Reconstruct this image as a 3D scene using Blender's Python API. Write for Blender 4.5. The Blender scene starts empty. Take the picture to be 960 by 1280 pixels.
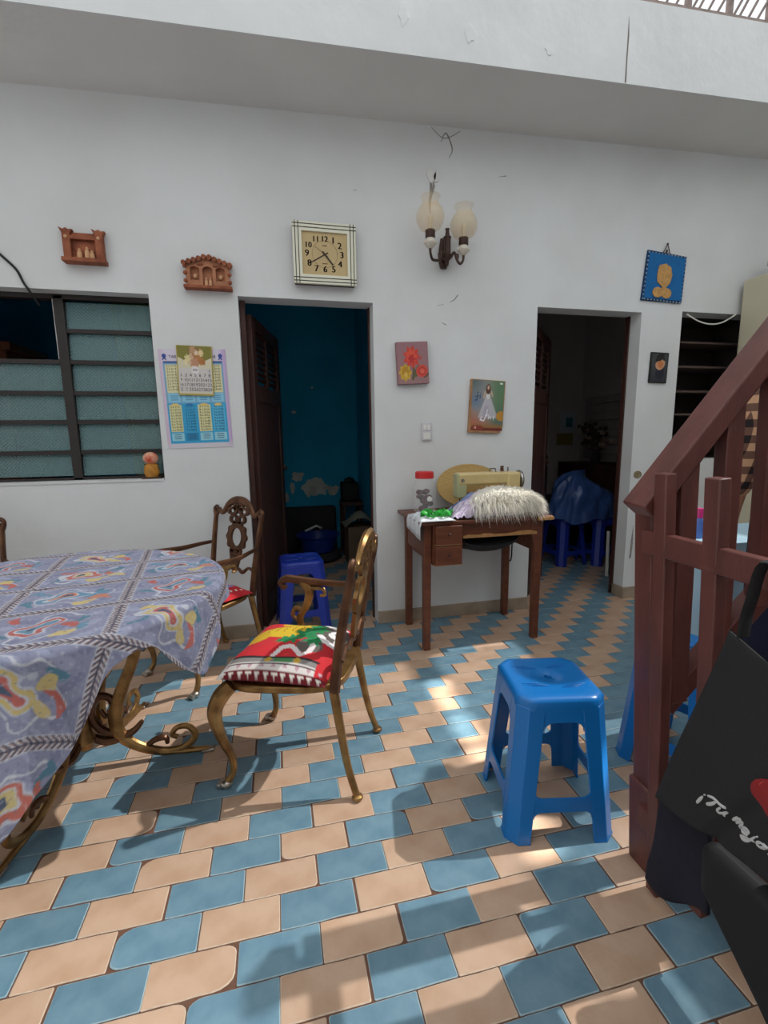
import bpy, bmesh, math, random
import numpy as np
from mathutils import Matrix, Vector, Euler
random.seed(7); rng = np.random.default_rng(7)
S = bpy.context.scene; COL = S.collection
# ------------------------------------------------------------ camera
PITCH, YAW, ROLL = math.radians(9.16), math.radians(12.89), math.radians(-0.81)
CAM = Vector((0.047, -1.024, 1.225)); FPX = 580.4
_f = Vector((math.sin(YAW)*math.cos(PITCH), math.cos(YAW)*math.cos(PITCH), -math.sin(PITCH)))
_r = Vector((math.cos(YAW), -math.sin(YAW), 0)); _u = _r.cross(_f)
RIGHT = math.cos(ROLL)*_r + math.sin(ROLL)*_u; UP = -math.sin(ROLL)*_r + math.cos(ROLL)*_u; FWD = _f
cd = bpy.data.cameras.new('camera'); cam = bpy.data.objects.new('camera', cd); COL.objects.link(cam)
cd.sensor_fit = 'VERTICAL'; cd.sensor_height = 36; cd.lens = FPX/1280*36; cd.clip_start = 0.02
cam.matrix_world = Matrix(((RIGHT.x, UP.x, -FWD.x, CAM.x), (RIGHT.y, UP.y, -FWD.y, CAM.y), (RIGHT.z, UP.z, -FWD.z, CAM.z), (0, 0, 0, 1)))
S.camera = cam
# ------------------------------------------------------------ sky, sun, exposure
S.view_settings.view_transform = 'Standard'; S.view_settings.look = 'None'; S.view_settings.gamma = 1
S.view_settings.use_curve_mapping = False
S.view_settings.exposure = 0.09
W = bpy.data.worlds.new('overcast_sky'); S.world = W; W.use_nodes = True
bg = W.node_tree.nodes['Background']; bg.inputs[0].default_value = (0.90, 0.96, 1.0, 1); bg.inputs[1].default_value = 1.15
sl = bpy.data.lights.new('sun_offscreen', 'SUN'); sun = bpy.data.objects.new('sun_offscreen', sl); COL.objects.link(sun)
SUN = Vector((0.65, 0.0, 0.755)).normalized()
sl.energy = 10.5; sl.angle = math.radians(0.75); sl.color = (1, 0.97, 0.91)
sun.rotation_euler = (-SUN).to_track_quat('-Z', 'Y').to_euler(); sun.location = SUN*12

# ------------------------------------------------------------ helpers
def tag(o, label=None, cat=None, group=None, kind=None):
    if label: o['label'] = label
    if cat: o['category'] = cat
    if group: o['group'] = group
    if kind: o['kind'] = kind
    return o
def empty(name, loc=(0, 0, 0), rz=0, label=None, cat=None, group=None, rot=None):
    o = bpy.data.objects.new(name, None); COL.objects.link(o); o.location = loc
    o.rotation_euler = rot if rot else (0, 0, rz); o.empty_display_size = 0.05
    return tag(o, label, cat, group)
def copy_tree(o, parent=None):
    c = o.copy(); COL.objects.link(c); c.parent = parent
    for ch in o.children: copy_tree(ch, c)
    return c
def frames(P):
    P = [Vector(p) for p in P]; n = len(P); T = []
    for i in range(n):
        t = P[min(i+1, n-1)] - P[max(i-1, 0)]; T.append(t.normalized() if t.length > 1e-9 else Vector((0, 0, 1)))
    a = Vector((0, 0, 1)) if abs(T[0].z) < .9 else Vector((1, 0, 0))
    U = (a - T[0]*a.dot(T[0])).normalized(); out = []
    for i in range(n):
        U = (U - T[i]*U.dot(T[i])); U = U.normalized() if U.length > 1e-6 else Vector((1, 0, 0))
        out.append((P[i], U, T[i].cross(U)))
    return out
def spline(P, k=6):
    P = [Vector(p) for p in P]; out = []; n = len(P)
    for i in range(n-1):
        a, b, c, d = P[max(i-1, 0)], P[i], P[i+1], P[min(i+2, n-1)]
        for j in range(k):
            t = j/k
            out.append(0.5*((2*b)+(c-a)*t+(2*a-5*b+4*c-d)*t*t+(3*b-a-3*c+d)*t**3))
    out.append(P[-1]); return out
def lerp_list(R, n):
    if not hasattr(R, '__len__'): return [R]*n
    return list(np.interp(np.linspace(0, 1, n), np.linspace(0, 1, len(R)), R))
class MB:
    def __init__(s): s.v = []; s.f = []; s.m = []; s.c = []
    def add(s, V, F, mi=0, M=None):
        b = len(s.v)
        for p in V: s.v.append(tuple(M @ Vector(p)) if M else tuple(p))
        for f in F: s.f.append(tuple(b+i for i in f)); s.m.append(mi)
        return s
    def box(s, c, d, M=None, mi=0, taper=1):
        x, y, z = d[0]/2, d[1]/2, d[2]/2
        V = [(c[0]+i*x*(taper if k > 0 else 1), c[1]+j*y*(taper if k > 0 else 1), c[2]+k*z) for k in (-1, 1) for j in (-1, 1) for i in (-1, 1)]
        return s.add(V, [(0, 2, 3, 1), (4, 5, 7, 6), (0, 1, 5, 4), (2, 6, 7, 3), (0, 4, 6, 2), (1, 3, 7, 5)], mi, M)
    def beam(s, a, b, w, h, side=None, mi=0):
        a, b = Vector(a), Vector(b); t = (b-a).normalized()
        sd = Vector(side) if side else (Vector((0, 0, 1)).cross(t) if abs(t.z) < .95 else Vector((1, 0, 0)))
        sd = (sd - t*sd.dot(t)).normalized(); up = t.cross(sd)
        V = [p + sd*i*w/2 + up*j*h/2 for p in (a, b) for j in (-1, 1) for i in (-1, 1)]
        return s.add(V, [(0, 1, 3, 2), (4, 6, 7, 5), (0, 4, 5, 1), (2, 3, 7, 6), (0, 2, 6, 4), (1, 5, 7, 3)], mi)
    def tube(s, P, R, n=8, mi=0, flat=1.0, cap=True):
        fr = frames(P); R = lerp_list(R, len(fr)); V = []; F = []
        for (p, u, w), r in zip(fr, R):
            for i in range(n):
                a = 2*math.pi*i/n; V.append(p + u*math.cos(a)*r + w*math.sin(a)*r*flat)
        for k in range(len(fr)-1):
            for i in range(n): F.append((k*n+i, k*n+(i+1) % n, (k+1)*n+(i+1) % n, (k+1)*n+i))
        if cap: F.append(tuple(range(n))[::-1]); F.append(tuple((len(fr)-1)*n+i for i in range(n)))
        return s.add(V, F, mi)
    def lathe(s, prof, n=20, M=None, mi=0, cap=False):
        V = []; F = []
        for r, z in prof:
            for i in range(n): a = 2*math.pi*i/n; V.append((r*math.cos(a), r*math.sin(a), z))
        for k in range(len(prof)-1):
            for i in range(n): F.append((k*n+i, k*n+(i+1) % n, (k+1)*n+(i+1) % n, (k+1)*n+i))
        if cap: F.append(tuple(range(n))[::-1]); F.append(tuple((len(prof)-1)*n+i for i in range(n)))
        return s.add(V, F, mi, M)
    def prism(s, out, t, M=None, mi=0):     # outline in XY, extruded 0..t along Z
        n = len(out)
        V = [(x, y, 0) for x, y in out] + [(x, y, t) for x, y in out]
        F = [tuple(range(n))[::-1], tuple(range(n, 2*n))] + [(i, (i+1) % n, n+(i+1) % n, n+i) for i in range(n)]
        return s.add(V, F, mi, M)
    def ring(s, outer, inner, t, M=None, mi=0):   # same-count outlines
        n = len(outer); V = []
        for z in (0, t):
            V += [(x, y, z) for x, y in outer] + [(x, y, z) for x, y in inner]
        F = []
        for i in range(n):
            j = (i+1) % n
            F += [(i, n+i, n+j, j), (2*n+i, 2*n+j, 3*n+j, 3*n+i), (i, j, 2*n+j, 2*n+i), (n+i, 3*n+i, 3*n+j, n+j)]
        return s.add(V, F, mi, M)
    def grid(s, fn, nu, nv, mi=0, cf=None):
        V = [fn(i/(nu-1), j/(nv-1)) for j in range(nv) for i in range(nu)]
        F = [(j*nu+i, j*nu+i+1, (j+1)*nu+i+1, (j+1)*nu+i) for j in range(nv-1) for i in range(nu-1)]
        return s.add(V, F, mi)
    def sphere(s, c, r, nu=14, nv=9, mi=0):
        r = r if hasattr(r, '__len__') else (r, r, r)
        prof = [(math.sin(math.pi*k/nv), -math.cos(math.pi*k/nv)) for k in range(nv+1)]
        prof[0] = (1e-4, -1); prof[-1] = (1e-4, 1)
        M = Matrix.Translation(c) @ Matrix.Diagonal((r[0], r[1], r[2], 1))
        return s.lathe(prof, nu, M, mi)
    def mesh(s, name, mats, smooth=35):
        me = bpy.data.meshes.new(name); me.from_pydata(s.v, [], s.f)
        for m in (mats if isinstance(mats, (list, tuple)) else [mats]): me.materials.append(m)
        if any(s.m): me.polygons.foreach_set('material_index', s.m)
        bm = bmesh.new(); bm.from_mesh(me); bmesh.ops.recalc_face_normals(bm, faces=bm.faces); bm.to_mesh(me); bm.free()
        if smooth: me.shade_smooth(); me.set_sharp_from_angle(angle=math.radians(smooth))
        return me
    def build(s, name, mats, parent=None, loc=(0, 0, 0), rot=(0, 0, 0), smooth=35, bevel=0, seg=2, sub=0):
        o = bpy.data.objects.new(name, s.mesh(name, mats, smooth)); COL.objects.link(o)
        o.parent = parent; o.location = loc; o.rotation_euler = rot
        if bevel:
            b = o.modifiers.new('bevel', 'BEVEL'); b.width = bevel; b.segments = seg; b.limit_method = 'ANGLE'; b.angle_limit = math.radians(40)
        if sub:
            b = o.modifiers.new('sub', 'SUBSURF'); b.levels = sub; b.render_levels = sub
        return o
def box(name, c, d, mat, parent=None, bevel=0.003, **k): return MB().box(c, d).build(name, mat, parent, bevel=bevel, **k)
def struct(o): o['kind'] = 'structure'; return o
TR, RX, RY, RZ = Matrix.Translation, (lambda a: Matrix.Rotation(a, 4, 'X')), (lambda a: Matrix.Rotation(a, 4, 'Y')), (lambda a: Matrix.Rotation(a, 4, 'Z'))
WALLM = lambda x, y, z: TR((x, y, z)) @ RX(math.pi/2)      # XY outline -> XZ plane, extruded towards -Y
def circ(n, rx, ry=None, cx=0, cy=0, a0=0): return [(cx+rx*math.cos(a0+2*math.pi*i/n), cy+(ry or rx)*math.sin(a0+2*math.pi*i/n)) for i in range(n)]
def rrect(w, h, r, k=4, cx=0, cy=0):
    out = []
    for (sx, sy, a) in ((1, 1, 0), (-1, 1, 90), (-1, -1, 180), (1, -1, 270)):
        for i in range(k+1):
            t = math.radians(a+90*i/k); out.append((cx+sx*(w/2-r)+r*math.cos(t), cy+sy*(h/2-r)+r*math.sin(t)))
    return out
def text_geo(body, size, align='CENTER', shear=0):
    cu = bpy.data.curves.new('txt', 'FONT'); cu.body = body; cu.size = size; cu.align_x = align; cu.align_y = 'CENTER'
    cu.shear = shear; cu.resolution_u = 2
    o = bpy.data.objects.new('txt', cu); me = o.to_mesh()
    V = [tuple(v.co) for v in me.vertices]; F = [tuple(p.vertices) for p in me.polygons]
    o.to_mesh_clear(); bpy.data.objects.remove(o); bpy.data.curves.remove(cu)
    return V, F
# ------------------------------------------------------------ materials
def srgb(r, g, b): return tuple(((c/255)/12.92 if c/255 <= .04045 else ((c/255+.055)/1.055)**2.4) for c in (r, g, b)) + (1,)
MATS = {}
def mat(name, col, rough=.6, metal=0, var=0, vscale=8, bump=0, bscale=60, col2=None, spec=.5, objvar=0, emit=0, stretch=None, trans=0, alpha=1, coat=0, sheen=0):
    if name in MATS: return MATS[name]
    m = bpy.data.materials.new(name); m.use_nodes = True; MATS[name] = m
    nt = m.node_tree; N = nt.nodes; L = nt.links; b = N['Principled BSDF']
    b.inputs['Base Color'].default_value = col; b.inputs['Roughness'].default_value = rough; b.inputs['Metallic'].default_value = metal
    b.inputs['Specular IOR Level'].default_value = spec
    b.inputs['Transmission Weight'].default_value = trans; b.inputs['Alpha'].default_value = alpha; b.inputs['Coat Weight'].default_value = coat
    if sheen: b.inputs['Sheen Weight'].default_value = sheen
    tc = N.new('ShaderNodeTexCoord'); src = tc.outputs['Object']
    if stretch:
        mp = N.new('ShaderNodeMapping'); mp.inputs['Scale'].default_value = stretch; L.new(src, mp.inputs[0]); src = mp.outputs[0]
    cur = None
    if var or col2:
        nz = N.new('ShaderNodeTexNoise'); nz.inputs['Scale'].default_value = vscale; nz.inputs['Detail'].default_value = 5; L.new(src, nz.inputs['Vector'])
        mx = N.new('ShaderNodeMix'); mx.data_type = 'RGBA'
        mx.inputs['A'].default_value = col; mx.inputs['B'].default_value = col2 or tuple(c*(1-var) for c in col[:3])+(1,)
        rp = N.new('ShaderNodeMapRange'); rp.inputs['From Min'].default_value = .38; rp.inputs['From Max'].default_value = .66
        L.new(nz.outputs['Fac'], rp.inputs['Value']); L.new(rp.outputs[0], mx.inputs['Factor']); cur = mx.outputs['Result']
    if objvar:
        oi = N.new('ShaderNodeObjectInfo'); hs = N.new('ShaderNodeHueSaturation')
        mr = N.new('ShaderNodeMapRange'); mr.inputs['To Min'].default_value = 1-objvar; mr.inputs['To Max'].default_value = 1+objvar
        L.new(oi.outputs['Random'], mr.inputs['Value']); L.new(mr.outputs[0], hs.inputs['Value'])
        if cur: L.new(cur, hs.inputs['Color'])
        else: hs.inputs['Color'].default_value = col
        cur = hs.outputs[0]
    if cur: L.new(cur, b.inputs['Base Color'])
    if bump:
        n2 = N.new('ShaderNodeTexNoise'); n2.inputs['Scale'].default_value = bscale; n2.inputs['Detail'].default_value = 6; L.new(src, n2.inputs['Vector'])
        bp = N.new('ShaderNodeBump'); bp.inputs['Strength'].default_value = bump; bp.inputs['Distance'].default_value = .01
        L.new(n2.outputs['Fac'], bp.inputs['Height']); L.new(bp.outputs[0], b.inputs['Normal'])
    if emit: b.inputs['Emission Color'].default_value = col; b.inputs['Emission Strength'].default_value = emit
    return m
def attr_mat(name, rough=.8, bump=0, bscale=300):
    m = mat(name, (1, 1, 1, 1), rough, bump=bump, bscale=bscale)
    at = m.node_tree.nodes.new('ShaderNodeAttribute'); at.attribute_name = 'print'
    m.node_tree.links.new(at.outputs['Color'], m.node_tree.nodes['Principled BSDF'].inputs['Base Color']); return m
def paint(o, C):                                        # per-vertex print colours (sRGB 0-255)
    C = np.asarray(C, float)/255; L = np.where(C <= .04045, C/12.92, ((C+.055)/1.055)**2.4)
    a = o.data.color_attributes.new('print', 'FLOAT_COLOR', 'POINT')
    a.data.foreach_set('color', np.concatenate([L, np.ones((len(L), 1))], 1).astype(np.float32).ravel())
class Canvas:                                           # shapes laid over a set of flat print coordinates
    def __init__(s, U, V, base): s.U, s.V = np.asarray(U), np.asarray(V); s.C = np.zeros((len(s.U), 3))+np.array(base, float)
    def mask(s, m, col, a=1.0): s.C[m] = s.C[m]*(1-a)+np.array(col)*a
    def ell(s, cx, cy, rx, ry, col, rot=0, a=1.0, ring=0):
        c, q = math.cos(math.radians(rot)), math.sin(math.radians(rot)); x, y = s.U-cx, s.V-cy
        d = np.hypot((x*c+y*q)/rx, (-x*q+y*c)/ry); m = d < 1
        if ring: m &= d > 1-ring
        s.mask(m, col, a); return s
    def rect(s, x0, y0, x1, y1, col, a=1.0): s.mask((s.U >= x0) & (s.U <= x1) & (s.V >= y0) & (s.V <= y1), col, a); return s
    def line(s, P, w, col, a=1.0):
        for (x0, y0), (x1, y1) in zip(P[:-1], P[1:]):
            dx, dy = x1-x0, y1-y0; t = np.clip(((s.U-x0)*dx+(s.V-y0)*dy)/(dx*dx+dy*dy+1e-12), 0, 1)
            s.mask(np.hypot(s.U-x0-t*dx, s.V-y0-t*dy) < w, col, a)
        return s
    def star(s, cx, cy, r, k, amp, col, a=1.0):
        x, y = s.U-cx, s.V-cy; th = np.arctan2(y, x); s.mask(np.hypot(x, y) < r*(1+amp*np.cos(k*th)), col, a); return s
    def blend(s, w, col): w = np.clip(w, 0, 1)[:, None]; s.C = s.C*(1-w)+np.array(col)*w; return s
def panel(name, w, h, nu, nv, painter, parent, loc, rot=(0, 0, 0), m=None, curve=0):
    """flat printed sheet in local XZ facing -Y"""
    mb = MB(); mb.grid(lambda u, v: ((u-.5)*w, -curve*math.sin(v*math.pi), (v-.5)*h), nu, nv)
    o = mb.build(name, m or M_PRINT, parent, loc, rot, smooth=0)
    U = np.tile(np.linspace(0, 1, nu), nv); V = np.repeat(np.linspace(0, 1, nv), nu)
    paint(o, painter(U, V)); return o

M_PRINT = attr_mat('printed_paper', .6); M_CLOTHPRINT = attr_mat('printed_fabric', .9, bump=.15, bscale=500)
M_WALL = mat('white_limewash', srgb(222, 224, 225), .85, col2=srgb(213, 214, 214), vscale=1.6, bump=.25, bscale=14)
M_BEAM = mat('white_beam_paint', srgb(222, 224, 225), .8, var=.06, vscale=3, bump=.3, bscale=9)
M_SOFFIT = mat('ceiling_paint', srgb(222, 221, 219), .9, var=.06, vscale=2, bump=.15, bscale=20)
M_BLUEWALL = mat('teal_blue_wall_paint', srgb(12, 162, 200), .75, col2=srgb(8, 148, 186), vscale=2, bump=.15, bscale=20)
M_ROOM2 = mat('grey_white_room_paint', srgb(206, 198, 194), .85, var=.08, vscale=2)
M_CEMENT = mat('cement_baseboard', srgb(168, 150, 130), .85, var=.25, vscale=9, bump=.3, bscale=40)
M_DARKWOOD = mat('dark_brown_wood', srgb(74, 42, 34), .5, var=.35, vscale=6, stretch=(4, 4, .6), bump=.1, bscale=40)
M_DARKFRAME = mat('dark_brown_iron', srgb(38, 27, 27), .5, var=.3, vscale=12)
M_RAIL = mat('oxblood_painted_wood', srgb(104, 58, 52), .4, var=.3, vscale=7, stretch=(3, 3, .7), bump=.12, bscale=50)
M_TABLEWOOD = mat('red_brown_wood', srgb(112, 62, 40), .45, var=.35, vscale=7, stretch=(1, 5, 5), bump=.1, bscale=50)
M_TABLEWORN = mat('worn_pale_wood', srgb(190, 140, 86), .7, var=.25, vscale=30)
M_BRASS = mat('antique_brass', srgb(168, 132, 82), .34, metal=.75, col2=srgb(116, 82, 48), vscale=14, bump=.08, bscale=60)
M_BRASSD = mat('tarnished_brass', srgb(112, 76, 52), .4, metal=.6, col2=srgb(80, 52, 38), vscale=14)
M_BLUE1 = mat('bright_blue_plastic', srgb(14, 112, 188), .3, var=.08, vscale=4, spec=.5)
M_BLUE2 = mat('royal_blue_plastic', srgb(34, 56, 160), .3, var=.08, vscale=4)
M_GROUT = mat('red_brown_grout', srgb(112, 78, 62), .9, var=.3, vscale=20)
M_TBEIGE = mat('sand_clay_tile', srgb(197, 166, 142), .42, col2=srgb(184, 150, 124), vscale=9, objvar=.07, bump=.12, bscale=35)
M_TBLUE = mat('slate_blue_clay_tile', srgb(112, 144, 160), .42, col2=srgb(96, 130, 148), vscale=14, objvar=.08, bump=.12, bscale=35)
M_TEDGE = mat('worn_tile_edge', srgb(206, 184, 162), .7, var=.2, vscale=60)
M_TEDGEB = mat('worn_blue_tile_edge', srgb(150, 172, 180), .7, var=.2, vscale=60)
M_BLACK = mat('matte_black', srgb(22, 22, 24), .7); M_WHITE = mat('white_plastic', srgb(228, 226, 220), .4)
M_TERRA = mat('terracotta', srgb(158, 92, 62), .8, col2=srgb(126, 66, 44), vscale=18, bump=.3, bscale=60)
# ============================================================ STRUCTURE
WY, WT = 1.852, 0.14
def wall_x(name, x0, x1, z0, z1, y0, y1, holes, m):
    xs = sorted({x0, x1, *[h[0] for h in holes], *[h[1] for h in holes]}); mb = MB()
    for a, b in zip(xs[:-1], xs[1:]):
        z = z0
        for h in sorted([h for h in holes if h[0] <= a and h[1] >= b], key=lambda h: h[2]):
            if h[2] > z: mb.box(((a+b)/2, (y0+y1)/2, (z+h[2])/2), (b-a, y1-y0, h[2]-z))
            z = h[3]
        if z < z1: mb.box(((a+b)/2, (y0+y1)/2, (z+z1)/2), (b-a, y1-y0, z1-z))
    return struct(mb.build(name, m, smooth=0))
HOLES = [(-2.0, -.582, 1.0, 2.005), (-.12, .655, 0, 2.018), (1.747, 2.54, 0, 2.045), (2.872, 3.62, 1.03, 2.066)]
wall_back = wall_x('wall_back', -2.7, 4.75, 0, 3.13, WY, WY+WT, HOLES, M_WALL)
zc = lambda x: 2.975+.034*x
def sheared(name, x0, x1, y0, y1, h, m):
    V = [(x, y, zc(x)+k*h) for k in (0, 1) for y in (y0, y1) for x in (x0, x1)]
    return struct(MB().add(V, [(0, 2, 3, 1), (4, 5, 7, 6), (0, 1, 5, 4), (2, 6, 7, 3), (0, 4, 6, 2), (1, 3, 7, 5)]).build(name, m, smooth=0))
def slab(name, x0, x1, y0, y1, h, holes, m):
    xs = sorted({x0, x1, *[q[0] for q in holes], *[q[1] for q in holes]}); mb = MB()
    for a, b in zip(xs[:-1], xs[1:]):
        y = y0
        for q in [q for q in holes if q[0] <= a and q[1] >= b]+[(0, 0, y1, y1)]:
            if q[2] > y: mb.add([(x, yy, zc(x)+k*h) for k in (0, 1) for yy in (y, q[2]) for x in (a, b)], [(0, 2, 3, 1), (4, 5, 7, 6), (0, 1, 5, 4), (2, 6, 7, 3), (0, 4, 6, 2), (1, 3, 7, 5)])
            y = q[3]
    return struct(mb.build(name, m, smooth=0))
slab('ceiling', -2.7, 4.75, 1.388, 4.2, .36, [], M_SOFFIT)
beam = sheared('trim_1', -2.7, 4.75, 1.38, 1.388, .385, M_BEAM)
for (x, dz, w, h) in [(.72, .17, .05, .1), (.18, .25, .07, .08), (-.1, .2, .04, .05), (1.05, .12, .06, .07), (1.48, .1, .04, .05)]:   # flaking paint on the beam
    out = [(w*.5*(1+.35*random.uniform(-1, 1))*math.cos(t), h*.5*(1+.35*random.uniform(-1, 1))*math.sin(t)) for t in np.linspace(0, 2*math.pi, 12)[:-1]]
    MB().prism(out, .003, WALLM(x, 1.38, zc(x)+dz)).build('paint_flake', M_BEAM, beam, smooth=0)
MB().prism([(-.004, 0), (.004, 0), (.003, .1), (.005, .22), (-.002, .3), (-.003, .15)], .0015, WALLM(1.93, 1.38, zc(1.93)+.005)).build('crack', mat('crack_dark', srgb(120, 112, 106), .9), beam, smooth=0)
struct(box('wall_left', (-2.75, -.4, 1.875), (.1, 4.6, 3.75), M_WALL, bevel=0))
struct(box('wall_near', (1.0, -2.75, 1.875), (7.6, .1, 3.75), M_WALL, bevel=0))
struct(box('wall_right', (4.8, -.4, 1.875), (.1, 4.6, 3.75), M_WALL, bevel=0))
# rooms behind the wall
bw = struct(box('wall_blue_room_back', (-.85, 4.1, 1.5), (3.7, .1, 3.1), M_BLUEWALL, bevel=0))
struct(box('wall_blue_room_right', (.96, 3.02, 1.5), (.08, 2.06, 3.1), M_BLUEWALL, bevel=0))
struct(box('wall_blue_room_left', (-2.65, 3.02, 1.5), (.1, 2.06, 3.1), M_BLUEWALL, bevel=0))
wall_x('wall_white_room_back', 1.0, 3.74, 0, 3.1, 4.05, 4.15, [], M_ROOM2)
struct(box('wall_white_room_right', (3.74, 3.02, 1.5), (.1, 2.06, 3.1), M_ROOM2, bevel=0))
struct(box('wall_white_room_left', (1.03, 3.02, 1.5), (.06, 2.06, 3.1), M_ROOM2, bevel=0))
M_PLASTER = mat('bare_plaster', srgb(204, 208, 198), .95, var=.25, vscale=12)
for (cx, cz, w, h) in [(.42, .69, .30, .2), (.64, .66, .14, .1), (.26, .82, .12, .1), (.2, .7, .05, .12), (.14, .6, .04, .1), (.2, .42, .1, .04), (.05, .72, .05, .16), (.25, 1.5, .05, .03), (.45, 1.75, .03, .02), (.12, .93, .03, .05)]:
    n = 18; out = [(w*.5*(1+.3*random.uniform(-1, 1))*math.cos(t), h*.5*(1+.3*random.uniform(-1, 1))*math.sin(t)) for t in np.linspace(0, 2*math.pi, n+1)[:-1]]
    MB().prism(out, .004, WALLM(cx, 4.05, cz)).build('plaster_patch', M_PLASTER, bw, smooth=0)
# marks on the white wall
M_SMEAR = mat('grey_smear', srgb(158, 152, 148), .95, var=.4, vscale=40)
for (cx, cz, w, h) in [(1.02, 2.745, .06, .075), (1.05, 2.74, .035, .07)]:
    MB().prism([(w*.5*(1+.2*random.uniform(-1, 1))*math.cos(t), h*.5*(1+.2*random.uniform(-1, 1))*math.sin(t)) for t in np.linspace(0, 2*math.pi, 13)[:-1]], .006, WALLM(cx, WY, cz)).build('plaster_patch', M_SOFFIT, wall_back, bevel=.002)
def streak(P, R): MB().tube(spline(P, 4), R, 5).build('scratch', M_SMEAR, wall_back)
streak([(1.015, WY, 2.72), (1.02, WY, 2.66), (1.01, WY, 2.60), (1.015, WY, 2.53)], [.004, .011, .007, .002])
streak([(1.03, WY, 2.72), (1.035, WY, 2.69), (1.03, WY, 2.66)], [.003, .008, .003])
streak([(1.08, WY, 2.93), (1.11, WY, 2.98), (1.15, WY, 2.9), (1.13, WY, 2.85)], [.002, .004, .004, .002])
streak([(1.02, WY, 3.0), (1.1, WY, 2.95), (1.2, WY, 3.0)], [.002, .003, .002])
streak([(1.14, WY, 2.045), (1.17, WY, 2.06), (1.195, WY, 2.09)], [.001, .0035, .003]); streak([(1.06, WY, 2.02), (1.1, WY, 2.03)], [.001, .002])
streak([(1.09, WY, 1.925), (1.12, WY, 1.91)], [.001, .003]); streak([(1.45, WY, 2.78), (1.5, WY, 2.79)], [.001, .003]); streak([(.55, WY, 2.62), (.57, WY, 2.625)], [.001, .002])
MB().prism(circ(12, .035, .028), .002, WALLM(2.6, WY-.0, .93)).build('stain', mat('brown_stain', srgb(150, 132, 104), .9, var=.4, vscale=40), wall_back)
MB().prism([(0, 0), (.015, .01), (.022, .12), (.016, .26), (.004, .13)], .0015, WALLM(2.58, WY, .3)).build('stain', M_SMEAR, wall_back)
# cement baseboards
for i, (a, b) in enumerate([(-2.7, -.12), (.655, 1.747), (2.54, 4.75)]):
    mb = MB().box(((a+b)/2, WY-.006, .042), (b-a, .014, .084))
    if i: mb.box((a, WY+.06, .042), (.014, .15, .084)) if i == 2 else None
    if i == 2: mb.box((a-.004, WY+.05, .042), (.012, .14, .084))
    struct(mb.build('baseboard_%d' % (i+1), M_CEMENT, bevel=.003))
# ---------------- floor: bed of grout and single tiles
floor = struct(box('floor', (1.0, .7, -.053), (7.6, 7.0, .1), M_GROUT, bevel=0))
def tile_mesh(name, rad, mats, wob):
    r_ = random.Random(wob); w, h = .2-.0035, .1-.0032; out = []
    for (sx, sy, a), r in zip(((1, 1, 0), (-1, 1, 90), (-1, -1, 180), (1, -1, 270)), rad):
        k = 4 if r > .008 else 1
        for i in range(k+1):
            t = math.radians(a+90*i/k); rr = r*(1.6 if r > .015 else 1)
            out.append((sx*(w/2-rr)+rr*math.cos(t), sy*(h/2-r)+r*math.sin(t)))
    dens = []
    for (a, b) in zip(out, out[1:]+out[:1]):          # slightly uneven long edges
        d = math.hypot(b[0]-a[0], b[1]-a[1]); k = 4 if d > .1 else 1
        for i in range(k):
            t = i/k; j = .0012*r_.uniform(-1, 1) if i else 0
            dens.append((a[0]+(b[0]-a[0])*t, a[1]+(b[1]-a[1])*t+j))
    n = len(dens); V = []
    for ins, z in ((0, -.006), (0, -.0014), (.0022, 0)):
        V += [(x-ins*math.copysign(1, x), y-ins*math.copysign(1, y), z) for x, y in dens]
    F = [(k*n+i, k*n+(i+1) % n, (k+1)*n+(i+1) % n, (k+1)*n+i) for k in (0, 1) for i in range(n)]
    mb = MB(); mb.add(V, F); mb.m = [0]*n+[1]*n; mb.f.append(tuple(2*n+i for i in range(n))); mb.m.append(0)
    return mb, mb.mesh(name, mats, 0)
VARS = []
for k in range(9):
    rad = [.0025]*4
    if k > 2:
        for j in random.sample(range(4), 1 if k < 7 else 2): rad[j] = random.choice([.012, .02, .03])
    VARS.append((tile_mesh('tile_b', rad, [M_TBLUE, M_TEDGEB], k), tile_mesh('tile_s', rad, [M_TBEIGE, M_TEDGE], k)))
def px(p):
    d = Vector(p)-CAM; z = d.dot(FWD)
    if z < .1: return None
    return 480+FPX*d.dot(RIGHT)/z, 640-FPX*d.dot(UP)/z, z
cells = []
for r in range(-26, 41):
    y = r*.1+.05; off = r*.508
    for k in range(int(-13-off)-1, int(23-off)+2):
        x = (k+.5+off)*.2
        if not -2.65 < x < 4.7 or abs(x-2.6) > 9: continue
        if y > WY and x > 3.66: continue
        cells.append((x, y, k % 2 == 0, 0))
vis = []
for i, (x, y, b, rt) in enumerate(cells):
    q = px((x, y, 0))
    if q and -40 < q[0] < 1000 and 500 < q[1] < 1320 and not (y > WY and not (-.1 < x-(y-WY)*0 < .75 or 1.75 < x < 3.2)): vis.append((q[2], i))
near = {i for _, i in sorted(vis)[:300]}
rest = {True: MB(), False: MB()}
for i, (x, y, b, rt) in enumerate(cells):
    v = VARS[random.choice([0, 0, 1, 1, 2, 2, 3, 4, 5, 6, 7, 8] if x < .1 else [0, 0, 0, 1, 1, 1, 2, 2, 2, 3, 4])][0 if b else 1]
    fl = random.choice([0, math.pi]); jit = random.uniform(-.0025, .0025)
    if i in near:
        o = bpy.data.objects.new('floor_tile', v[1]); COL.objects.link(o); o.parent = floor
        o.location = (x+jit, y, random.uniform(-.0004, .0004)); o.rotation_euler = (0, 0, fl+random.uniform(-.004, .004)+(math.pi/2 if rt else 0))
    else: rest[b].add(v[0].v, v[0].f, 0, TR((x+jit, y, 0)) @ RZ(fl+(math.pi/2 if rt else 0)))
for b, m in ((True, M_TBLUE), (False, M_TBEIGE)): tag(rest[b].build('floor_tiles', m, floor, smooth=0), kind='stuff')
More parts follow.
